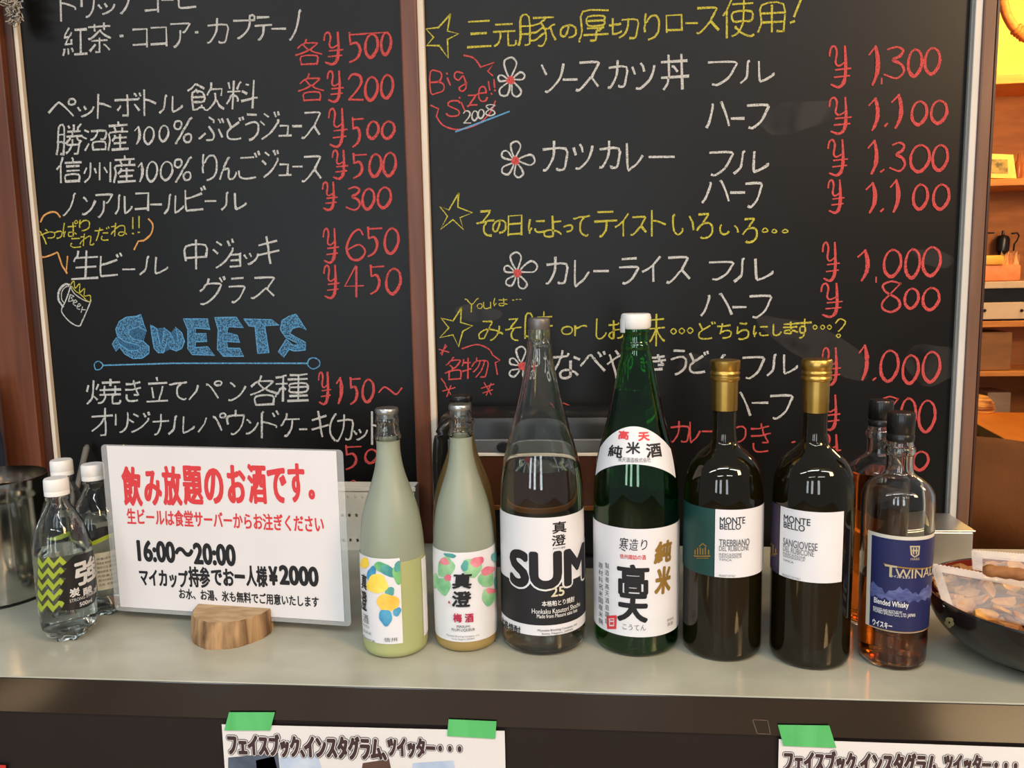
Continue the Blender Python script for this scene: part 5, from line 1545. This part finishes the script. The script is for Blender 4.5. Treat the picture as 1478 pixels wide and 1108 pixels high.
# dark countertop oven
YO = 1.20
oa, ob_ = at(640, 700, YO), at(900, 700, YO)
OX0, OX1 = at(632, 700, YO)[0], at(905, 700, YO)[0]
oz = lambda y: zat((OX0+OX1)/2, YO, y)
ov = thing('countertop_oven', ((OX0+OX1)/2, YO, K), 'dark countertop oven with a grey band and brown window behind the bottles', 'oven')
zt3 = oz(599)
bm = bmesh.new()
box(bm, (OX0, YO, K+0.012), (OX1, YO+0.112, zt3), 0.018)
obj('casing', bm, M_blackp, ov, 1)
obj('front_band', B((OX0+0.018, YO-0.005, oz(652)), (OX1-0.018, YO+0.004, oz(633)), 0.0015), mat('grey_metal_band', (112, 112, 110), 0.4, metal=0.5, var=((100, 100, 98), 20, (1, 1, 1))), ov)
obj('pale_rail', B((OX0+0.018, YO-0.006, oz(657)), (OX1-0.018, YO+0.003, oz(652.3)), 0.001), M_cream, ov)
obj('window', B((OX0+0.022, YO-0.003, oz(728)), (OX1-0.022, YO+0.002, oz(657.5)), 0.001), mat('brown_oven_glass', (78, 44, 28), 0.15, var=((62, 34, 22), 16, (1, 1, 1))), ov)
obj('lower_rail', B((OX0+0.02, YO-0.005, oz(735)), (OX1-0.02, YO+0.002, oz(728)), 0.001), mat('copper_brown_rail', (150, 92, 44), 0.35, metal=0.6, var=((130, 78, 38), 20, (1, 1, 1))), ov)
obj('base', B((OX0+0.006, YO-0.002, K), (OX1-0.006, YO+0.108, K+0.016), 0.001), mat('dark_grey_plastic', (58, 56, 54), 0.4, var=((52, 50, 48), 20, (1, 1, 1))), ov)
kx = at(727, 645, YO-0.005)
bm = bmesh.new()
mt = Matrix.Translation((kx[0], YO-0.008, kx[2])) @ Matrix.Rotation(math.pi/2, 4, 'X')
bmesh.ops.create_cone(bm, cap_ends=True, segments=28, radius1=0.0085, radius2=0.0075, depth=0.007, matrix=Matrix.Translation((kx[0], YO-0.008, kx[2])) @ Matrix.Diagonal((1.35, 1, 1, 1)) @ Matrix.Rotation(math.pi/2, 4, 'X'))
obj('latch', bm, M_blackp, ov, 1)
bm = bmesh.new()
tube(bm, smooth_line([(OX0+0.018, YO-0.008, K+0.03), (OX0+0.006, YO-0.02, K+0.08), (OX0+0.005, YO-0.022, zt3-0.06), (OX0+0.012, YO-0.018, zt3-0.02), (OX0+0.03, YO-0.004, zt3-0.004)], 6), 0.0075, 12)
obj('handle', bm, M_blackp, ov, 2)

# bright metal box at the right
q = atz(1402, 832, K)
BY = q[1]
zt4 = zat(q[0], BY, 765)
bx_ = thing('steel_box', (q[0]-0.06, BY, K), 'shiny metal box behind the whisky and the bowl', 'box')
obj('box_body', B((q[0]-0.13, BY, K), (q[0], BY+0.085, zt4-0.003), 0.002), mat('bright_steel', (226, 228, 230), 0.34, metal=1.0, var=((206, 206, 204), 10, (1, 1, 1))), bx_)
obj('lid', B((q[0]-0.132, BY-0.002, zt4-0.0025), (q[0]+0.002, BY+0.087, zt4), 0.001), MATS['bright_steel'], bx_)

# ================================================================== lacquer bowl with packets of crackers
q = atz(1506, 944, K)
CX, CY = q[0], q[1]
zrim = zat(CX, CY, 861)
RB = (1506-1346)*depth((CX, CY, zrim))/F
bw = thing('lacquer_bowl', (CX, CY, K), 'black lacquer bowl with a red inside and a small pale flower, at right', 'bowl')
hb = zrim-K
po = [(RB*0.50, 0), (RB*0.55, 0.002), (RB*0.56, 0.006), (RB*0.72, hb*0.18), (RB*0.87, hb*0.42), (RB*0.96, hb*0.72), (RB*0.995, hb)]
po = [(r, z_+K) for r, z_ in chaikin(po, 2)]
pin = [(r-0.004, z_+0.001) for r, z_ in po if z_ > K+0.010]
ring = [(0, K+0.004), (RB*0.48, K+0.004)]+po+[(RB*0.985, zrim+0.002), (RB*0.975, zrim+0.001)]
M_lacq = mat('black_lacquer', (20, 18, 20), 0.16, var=((24, 21, 22), 20, (1, 1, 1)), coat=0.3)
M_lacr = mat('red_lacquer', (104, 26, 18), 0.25, var=((92, 22, 16), 20, (1, 1, 1)))
obj('bowl_wall', lathe(bmesh.new(), ring, (CX, CY), 96), M_lacq, bw, 1)
ring = [(RB*0.975, zrim+0.001)]+[(r, z_) for r, z_ in reversed(pin)]+[(0, pin[0][1])]
obj('bowl_inside', lathe(bmesh.new(), ring, (CX, CY), 96), M_lacr, bw, 1)['label'] = 'dark red inside of the bowl'
zz = [z_ for r, z_ in po]
rr_ = [r for r, z_ in po]
SBW = Round(CX, CY, lambda v: float(np.interp(v, zz, rr_)), RB*0.9)
bm = bmesh.new()
fx, fy = 1371, 898
for k in range(5):
    a = k*2*math.pi/5+0.4
    area_px(bm, SBW, blob(fx+4*math.cos(a), fy+5*math.sin(a), 3.2, 3.6, a, 12, 0), 0.0006+k*0.00005)
obj('painted_flower', bm, mat('pale_gold_paint', (150, 140, 100), 0.5), bw)

M_crk = mat('pale_cracker', (214, 160, 84), 0.6, var=((176, 112, 46), 60, (1, 1, 1)), bump=(150, (1, 1, 1), 0.5))
M_crk2 = mat('brown_cracker', (168, 112, 58), 0.7, var=((128, 78, 40), 60, (1, 1, 1)), bump=(150, (1, 1, 1), 0.5))
random.seed(11)


def cracker_mesh(s):
    bm = bmesh.new()
    n = 7
    ptsa = [(0.016*s*math.cos(2*math.pi*k/n)*random.uniform(.7, 1.1), 0.010*s*math.sin(2*math.pi*k/n)*random.uniform(.7, 1.1)) for k in range(n)]
    f = [bm.verts.new((a_, c_, 0.0016+120*s*0.1*a_*a_)) for a_, c_ in ptsa]
    g = [bm.verts.new((a_, c_, -0.0016+120*s*0.1*a_*a_)) for a_, c_ in ptsa]
    bm.faces.new(f)
    bm.faces.new(g[::-1])
    for i in range(n):
        bm.faces.new((f[i], g[i], g[(i+1) % n], f[(i+1) % n]))
    bmesh.ops.triangulate(bm, faces=[x for x in bm.faces if len(x.verts) > 4])
    bmesh.ops.recalc_face_normals(bm, faces=bm.faces)
    return bm


protos = []
for i in range(3):
    for m_, lab_ in ((M_crk, 'pale broken rice cracker in the packets heaped in the bowl'), (M_crk2, 'brown broken rice cracker in the packets heaped in the bowl')):
        o_ = obj('rice_cracker', cracker_mesh(1.0), m_)
        tag(o_, lab_, 'cracker', 'pale crackers in the bowl' if m_ is M_crk else 'brown crackers in the bowl')
        protos.append([o_, False])
# the heap: crackers fill the bowl up to a slanted surface
n_c = 0
for ring_i, (rr0, cnt, hz) in enumerate(((0.10, 5, 1.05), (0.30, 10, 1.05), (0.50, 16, 1.04), (0.68, 22, 1.0), (0.84, 27, 0.96), (0.60, 20, 0.8), (0.80, 24, 0.8))):
    for k in range(cnt):
        a = 2*math.pi*k/cnt+random.uniform(-.12, .12)
        x_, y_ = CX+RB*rr0*math.cos(a), CY+RB*rr0*math.sin(a)
        if proj((x_, y_, zrim))[0] > 1760:
            continue
        pr = protos[0 if math.sin(3.1*a+ring_i) > -0.2 else 1] if random.random() < 0.75 else random.choice(protos)
        if not pr[1]:
            c_ = pr[0]
            pr[1] = True
        else:
            c_ = pr[0].copy()
            COL.objects.link(c_)
        c_.location = (x_, y_, K+hb*hz+random.uniform(-0.003, 0.006))
        c_.rotation_euler = (random.uniform(-0.8, 0.8), random.uniform(-0.5, 0.5), random.uniform(0, 6.28))
        n_c += 1
for pr in protos:
    if not pr[1]:
        bpy.data.objects.remove(pr[0])

M_wrap = mat('clear_crinkled_film', (244, 240, 236), 0.14, alpha=0.17, bump=(60, (1, 1, 1), 0.6))
M_wrapm = mat('frosted_film_edge', (238, 226, 216), 0.4, alpha=0.72, var=((226, 214, 204), 30, (1, 1, 1)))


def packet(name, P, label, belly):
    """pillow packet over four corner points (near left, near right, far right, far left) with saw-toothed sealed ends"""
    P = [np.asarray(p, float) for p in P]
    n, m = 28, 14
    up = np.cross(P[1]-P[0], P[3]-P[0])
    up = up/np.linalg.norm(up)
    if up[2] < 0:
        up = -up
    t = thing(name, P[0]*0.5+P[2]*0.5, label, 'packet', 'clear snack packets in the bowl')
    bm = bmesh.new()
    for sgn_ in (1, -1):
        g = []
        for i in range(n+1):
            row = []
            for j in range(m+1):
                s, r = i/n, j/m
                p = P[0]*(1-s)*(1-r)+P[1]*s*(1-r)+P[2]*s*r+P[3]*(1-s)*r
                hgt_ = belly*(math.sin(math.pi*s)*math.sin(math.pi*r))**0.6
                wv = 0.0012*math.sin(17*s+9*r)+0.001*math.sin(31*r-11*s)
                p = p+up*(sgn_*(hgt_*(1 if sgn_ > 0 else 0.45))+(wv if 0 < i < n and 0 < j < m else 0))
                row.append(bm.verts.new(p))
            g.append(row)
        for i in range(n):
            for j in range(m):
                bm.faces.new((g[i][j], g[i+1][j], g[i+1][j+1], g[i][j+1]))
    bmesh.ops.remove_doubles(bm, verts=bm.verts, dist=1e-6)
    bmesh.ops.recalc_face_normals(bm, faces=bm.faces)
    obj('film', bm, M_wrap, t, 2)
    for a_, c_, d_ in ((P[3], P[2], (P[3]-P[0])), (P[0], P[3], (P[0]-P[1]))):
        d_ = d_/np.linalg.norm(d_)
        bm = bmesh.new()
        N = 60
        base = [bm.verts.new(a_+(c_-a_)*i/N-d_*0.010+up*0.0006) for i in range(N+1)]
        edge = [bm.verts.new(a_+(c_-a_)*i/N+d_*(0.0022 if i % 2 else 0.0006)+up*0.0006) for i in range(N+1)]
        for i in range(N):
            bm.faces.new((base[i], base[i+1], edge[i+1], edge[i]))
        obj('sealed_edge', bm, M_wrapm, t)
    return t


g = lambda x, y, z_: atz(x, y, z_)
zz1 = zrim
p1 = packet('snack_packet', [g(1364, 876, zz1-0.004), g(1500, 908, zz1+0.002), g(1530, 848, zz1+0.020), g(1344, 814, zz1+0.028)], 'clear packet of broken crackers on the near left of the bowl', 0.010)
p2 = packet('snack_packet', [g(1406, 822, zz1+0.026), g(1520, 846, zz1+0.028), g(1530, 805, zz1+0.045), g(1404, 795, zz1+0.042)], 'clear packet with one brown bar at the back of the bowl', 0.008)
bm = bmesh.new()
A_, C_ = g(1418, 822, zz1+0.040), g(1500, 832, zz1+0.041)
bar = [A_+(C_-A_)*i/12 for i in range(13)]
tube(bm, bar, [0.004]+[0.007+0.0008*math.sin(i*2.1) for i in range(11)]+[0.004], 10)
br_ = obj('cracker_bar', bm, M_crk2, None, 2)
tag(br_, 'brown cracker bar lying in the rear packet of the bowl', 'cracker')

# ================================================================== the room beyond the right post
YC = 4.2
sh = thing('display_cabinet', (at(1460, 500, YC)[0], YC, 0), 'orange lit wooden display cabinet in the room at right', 'cabinet')
M_pine = mat('warm_pine', (206, 136, 66), 0.5, var=((188, 118, 52), 7, (1, 1, 8)))
M_pined = mat('brown_back_panel', (176, 112, 58), 0.6, var=((156, 98, 50), 7, (1, 1, 5)))
cx0, cx1 = at(1402, 300, YC)[0]-0.25, at(1478, 300, YC)[0]+0.5
zc_ = lambda y: at(1450, y, YC)[2]
for i, (ya, yb_) in enumerate(((107, 121), (258, 268), (463, 472), (536, 543))):
    obj('shelf', B((cx0, YC, zc_(yb_)), (cx1, YC+0.62, zc_(ya)), 0.003), M_pine, sh)
obj('side_panel', B((at(1463, 200, YC)[0], YC+0.30, zc_(536)), (cx1, YC+0.33, zc_(121))), M_pined, sh)
obj('back_panel', B((cx0, YC+0.62, 0.0), (cx1, YC+0.64, zc_(108))), M_pined, sh)
obj('side_panel', B((cx0-0.02, YC, 0), (cx0, YC+0.64, zc_(107))), M_pine, sh)
obj('side_panel', B((cx1, YC, 0), (cx1+0.02, YC+0.64, zc_(107))), M_pine, sh)
# hanging curved rope piece
bm = bmesh.new()
RY = YC+0.05
pts = [at(x, y, RY) for x, y in ((1444, -40), (1447, -5), (1452, 18), (1461, 36), (1474, 50), (1492, 60), (1520, 64))]
tube(bm, smooth_line(pts, 6), 0.022, 12)
rp_ = thing('straw_rope', tuple(pts[3]), 'curved brown straw rope hanging against the bright yellow wall', 'rope')
M_straw = mat('brown_straw', (176, 98, 44), 0.7, var=((140, 74, 32), 50, (1, 1, 1)), bump=(70, (1, 1, 1), 0.6))
obj('rope', bm, M_straw, rp_, 2)
bm = bmesh.new()
for i in range(4):
    p_ = at(1467+i*4, 42+i*3.2, RY)
    d_ = (at(1475, 49, RY)-at(1465, 40, RY))
    tube(bm, [p_-d_*0.12, p_+d_*0.12], 0.030, 14)
obj('binding', bm, M_straw, rp_, 2)
bw2 = struct('wall_right', B((cx0-0.4, YC+0.66, 0), (cx1+0.6, YC+0.72, 3.3)), mat('bright_yellow_wall', (244, 220, 120), 0.8, var=((236, 210, 108), 5, (1, 1, 1))))
# framed picture
fr = thing('picture_frame', at(1446, 258, YC+0.1), 'small pale framed picture standing on the upper shelf at right', 'picture')
FP = Plane(at(1446, 258, YC+0.1), (1, 0.05, 0), (0, -1, 0.12))
fu = [FP.hit(*p) for p in P2('1410,221 1463,223 1468,257 1410,257')]
obj('frame', slab(FP, fu[::-1], -0.015, 0), mat('pale_yellow_frame', (240, 206, 116), 0.5, var=((232, 196, 106), 20, (1, 1, 1))), fr)
bm = bmesh.new()
area_px(bm, FP, P2('1414,230 1454,230 1455,250 1414,250'), 0.002)
obj('picture', bm, mat('green_grey_picture', (92, 88, 60), 0.5, var=((188, 160, 92), 38, (1, 1, 1))), fr)
# slim round thing on the shelf right of the picture
def lump(name, prof_px, xc, y0, Y, m, label, cat):
    p0 = at(xc, y0, Y)
    k = depth(p0)/F
    return tag(obj(name, lathe(bmesh.new(), [(max(r, 0)*k, p0[2]+h*k) for r, h in prof_px], (p0[0], p0[1]), 24), m, None, 1), label, cat)


lump('glass_bottle', [(0, 0), (5, 0), (5.5, 8), (5, 20), (2.2, 26), (2, 34), (0, 35)], 1469, 257, YC+0.12, mat('amber_bottle', (150, 82, 36), 0.25, var=((120, 64, 28), 20, (1, 1, 1))), 'slim amber bottle right of the framed picture', 'bottle')
# drawer unit
du_ = thing('media_deck', at(1450, 461, YC), 'flat pale and black device on the cabinet shelf under the plastic tub', 'device')
M_dev = mat('pale_metal_device', (214, 190, 160), 0.4, var=((204, 180, 150), 10, (1, 1, 1)))
obj('top_case', B((at(1405, 410, YC)[0]-0.1, YC+0.01, zc_(416)), (cx1-0.28, YC+0.25, zc_(406)), 0.003), M_dev, du_)
obj('dark_slot', B((at(1405, 420, YC)[0]-0.1, YC+0.03, zc_(436)), (cx1-0.28, YC+0.25, zc_(416.3))), M_blackp, du_)
dr = obj('drawer', B((at(1405, 450, YC)[0]-0.1, YC+0.005, zc_(460.5)), (cx1-0.28, YC+0.25, zc_(436.3)), 0.003), M_dev, du_)
obj('dark_foot', B((at(1405, 450, YC)[0]-0.1, YC+0.03, zc_(462.5)), (cx1-0.28, YC+0.25, zc_(460.6))), M_blackp, du_)
for x_ in (1421.5, 1475):
    bm = bmesh.new()
    bmesh.ops.create_uvsphere(bm, u_segments=12, v_segments=8, radius=0.008, matrix=Matrix.Translation([float(v) for v in at(x_, 448, YC)]))
    obj('knob', bm, M_blackp, dr, 2)
# tub with crumpled film, lid
zt5 = zc_(405.8)
tb = thing('plastic_tub', (at(1450, 400, YC+0.1)[0], YC+0.1, zt5), 'orange tub with a yellow lid and crumpled film on the pale device', 'tub')
xa, xb_ = at(1424, 400, YC+0.06)[0], at(1474, 400, YC+0.06)[0]
zz5 = lambda y: at(1450, y, YC+0.08)[2]
obj('tub_body', B((xa-0.05, YC+0.06, zt5), (xb_, YC+0.2, zz5(382)), 0.012), mat('translucent_orange_plastic', (240, 150, 96), 0.4, var=((226, 132, 80), 20, (1, 1, 1))), tb, 1)
obj('lid', B((xa-0.06, YC+0.05, zz5(382)), (at(1449, 375, YC+0.06)[0], YC+0.2, zz5(368)), 0.012), mat('yellow_plastic', (244, 190, 84), 0.4, var=((236, 180, 74), 20, (1, 1, 1))), tb, 1)
bm = bmesh.new()
for i in range(26):
    x_ = random.uniform(at(1450, 380, YC+0.1)[0], xb_)
    z_ = zz5(382)
    w_ = random.uniform(0.01, 0.025)
    h_ = random.uniform(0.02, 0.075)
    y_ = YC+random.uniform(0.08, 0.18)
    a_ = random.uniform(-0.02, 0.02)
    vs = [bm.verts.new(p) for p in ((x_-w_, y_, z_-0.01), (x_+w_, y_+0.01, z_-0.01), (x_+a_+0.004, y_-a_, z_+h_), (x_+a_-0.004, y_+a_, z_+h_*0.8))]
    bm.faces.new(vs)
o_ = obj('crumpled_film', bm, mat('shiny_film', (252, 196, 140), 0.2, alpha=0.6), tb)
o_['kind'] = 'stuff'
# dark tool stand, red box behind it, pale box, hooks
ts = thing('hand_mill', at(1444, 383, YC+0.24), 'small black mill with a crank behind the tub', 'mill')
mm = at(1446, 366, YC+0.24)
kk = depth(mm)/F
c_ = (mm[0], mm[1])
obj('mill_body', lathe(bmesh.new(), [(0, mm[2]-16*kk), (6*kk, mm[2]-16*kk), (5*kk, mm[2]), (9*kk, mm[2]+4*kk), (9.5*kk, mm[2]+20*kk), (7*kk, mm[2]+25*kk), (2*kk, mm[2]+27*kk), (1.5*kk, mm[2]+33*kk), (0, mm[2]+33*kk)], c_, 20), M_blackp, ts, 1)
bm = bmesh.new()
tube(bm, [at(x, y, YC+0.22) for x, y in ((1460, 337), (1468, 336), (1471, 340), (1468, 347), (1464, 352), (1463, 362))], 0.0045, 8)
tube(bm, [at(x, y, YC+0.22) for x, y in ((1424, 336), (1435, 336))], 0.004, 8)
obj('crank', bm, M_blackp, ts, 2)
tag(obj('red_tin', B((at(1422, 368, YC+0.35)[0], YC+0.35, zz5(383)), (at(1437, 368, YC+0.35)[0], YC+0.45, at(1430, 350, YC+0.35)[2]), 0.004), mat('red_tin_paint', (176, 36, 30), 0.4, var=((160, 30, 26), 20, (1, 1, 1)))), 'red tin behind the black mill', 'tin')
tag(obj('pale_box', B((at(1416, 340, YC+0.5)[0], YC+0.5, zt5), (at(1452, 340, YC+0.5)[0], YC+0.6, at(1435, 316, YC+0.5)[2]), 0.004), mat('pale_card', (226, 180, 104), 0.6, var=((216, 170, 96), 12, (1, 1, 1)))), 'pale cardboard box at the back of the middle shelf', 'box')
for n_, ya_, yb_, xa_, xb2, Yx, col, lab_ in (('cardboard_box', 476, 535, 1400, 1462, YC+0.04, (150, 104, 58), 'brown cardboard box on the low open shelf'), ('storage_box', 563, 592, 1426, 1460, YC+0.3, (188, 158, 132), 'pale grey box under the lowest shelf, behind the orange table')):
    za_ = at(1450, yb_, Yx)[2]
    tag(obj(n_, B((at(xa_, ya_, Yx)[0], Yx, zc_(535.5) if n_ == 'cardboard_box' else 0.5), (at(xb2, ya_, Yx)[0], Yx+0.2, at(1450, ya_+3, Yx)[2]), 0.004), mat(n_, col, 0.6, var=(tuple(int(v*0.88) for v in col), 8, (1, 1, 3)))), lab_, 'box')
# table
q = [atz(1400, 594, 0.78), atz(1620, 598, 0.78), atz(1620, 655, 0.78), atz(1482, 650, 0.78), atz(1411, 612, 0.78)]
tbx = thing('table', (float(np.mean([p[0] for p in q])), float(np.mean([p[1] for p in q])), 0), 'orange topped wooden table in the room at right', 'table')
TPn = Plane((0, 0, 0.78), (1, 0, 0), (0, 0, 1))
obj('edge_band', slab(TPn, [(p[0], p[1]) for p in q[::-1]], -0.04, -0.003), M_woodd, tbx)
obj('tabletop', slab(TPn, [(p[0], p[1]) for p in q[::-1]], -0.003, 0), mat('orange_wood_top', (214, 128, 44), 0.35, var=((200, 114, 36), 6, (4, 1, 1))), tbx)
for p in q[1:4]:
    obj('leg', B((p[0]-0.09, p[1]-0.02, 0), (p[0]-0.04, p[1]+0.03, 0.75)), M_woodd, tbx)
# striped bun on the table
p_ = atz(1414, 594, 0.78)
kk = depth(p_)/F
tag(obj('woven_basket', lathe(bmesh.new(), [(0, 0.78), (20*kk, 0.78), (22*kk, 0.78+6*kk), (19*kk, 0.78+16*kk), (12*kk, 0.78+23*kk), (0, 0.78+26*kk)], (p_[0]-3*kk, p_[1]), 28), mat('striped_orange', (246, 178, 84), 0.6, var=((130, 66, 22), 26, (0.4, 0.4, 4))), None, 1), 'orange and brown striped round bundle on the far edge of the table', 'bundle')
# chair with a brown coat over its back
cp = at(1470, 700, 2.15)
ch = thing('chair', (cp[0], 2.15, 0), 'dark wooden chair with a brown coat, in front of the orange table', 'chair')
obj('seat', B((cp[0]-0.24, 2.16, 0.42), (cp[0]+0.24, 2.58, 0.46), 0.01), M_woodd, ch)
for sx in (-0.22, 0.22):
    for sy in (2.19, 2.54):
        obj('leg', B((cp[0]+sx-0.02, sy-0.02, 0), (cp[0]+sx+0.02, sy+0.02, 0.42)), M_woodd, ch)
ctop = at(1478, 655, 2.1)[2]
obj('backrest', B((cp[0]-0.23, 2.16, 0.46), (cp[0]+0.23, 2.185, ctop-0.03), 0.01), M_woodd, ch)
bm = bmesh.new()
NU, NV = 48, 36
gr = []
for i in range(NU+1):
    row = []
    for j in range(NV+1):
        s, r = i/NU, j/NV
        topz = at(1400, 626, 2.1)[2]-0.08*s+0.02*math.sin(s*5)
        x_ = cp[0]-0.34+0.70*s+0.02*math.sin(r*5+s*3)
        fold = 0.034*math.sin(s*15+r*7)*r*r+0.022*math.sin(s*6-r*11)*min(1, r*2)
        bulge = 0.07*math.sin(math.pi*min(r*1.4, 1))+0.03*r
        row.append(bm.verts.new((x_, 2.075-bulge+fold, topz-0.52*r)))
    gr.append(row)
for i in range(NU):
    for j in range(NV):
        bm.faces.new((gr[i][j], gr[i+1][j], gr[i+1][j+1], gr[i][j+1]))
bmesh.ops.solidify(bm, geom=bm.faces[:], thickness=0.012)
tag(obj('coat', bm, mat('brown_suede', (150, 98, 54), 0.8, var=((118, 74, 38), 5, (1, 1, 1)), bump=(120, (1, 1, 1), 0.3)), None, 2), 'brown coat hung over the chair at the right edge', 'coat')

# ================================================================== left edge
# frayed string hanging at the top of the cream strip
bm = bmesh.new()
random.seed(5)
YT = 1.315
for i in range(170):
    t_ = random.random()
    x0_, y0_ = 14+8*t_+random.uniform(-7, 7), -25+58*t_
    a_ = random.uniform(0, 6.28)
    ln = random.uniform(6, 20)*(1.05-0.5*t_)
    pts = [at(x0_, y0_, YT-0.004), at(x0_+0.5*ln*math.cos(a_), y0_+0.5*ln*math.sin(a_), YT-0.012-random.random()*0.01), at(x0_+ln*math.cos(a_+0.6), y0_+ln*math.sin(a_+0.6), YT-0.01-random.random()*0.02)]
    tube(bm, smooth_line(pts, 3), [0.0009]*7, 4)
tube(bm, [at(12, -30, YT-0.006), at(16, 0, YT-0.006), at(21, 34, YT-0.006)], [0.006, 0.005, 0.0015], 8)
o_ = obj('frayed_string', bm, mat('grey_white_yarn', (188, 180, 170), 0.9, var=((166, 158, 148), 60, (1, 1, 1))), None, 2)
tag(o_, 'frayed grey white string tuft at the top left corner of the blackboard', 'string')
cv = at(4, 640, 1.25)
bm = bmesh.new()
gr = []
for i in range(25):
    x_ = at(11, 690, 1.27)[0]-0.16+0.16*i/24
    y_ = 1.27+0.008*math.sin(i*1.3)
    top_x = x_-0.013
    gr.append([bm.verts.new((x_ if k else top_x, y_, zv)) for k, zv in enumerate((at(0, 545, 1.27)[2], at(5, 640, 1.27)[2], K+0.06))])
for i in range(24):
    for k in range(2):
        bm.faces.new((gr[i][k], gr[i+1][k], gr[i+1][k+1], gr[i][k+1]))
bmesh.ops.solidify(bm, geom=bm.faces[:], thickness=0.004)
o_ = obj('cloth', bm, mat('navy_cloth', (40, 42, 58), 0.85, var=((32, 34, 48), 30, (1, 1, 1))), None, 2)
tag(o_, 'dark navy cloth hanging at the far left edge behind the pail', 'cloth')

COL.objects.unlink(_to)
bpy.data.objects.remove(_to)
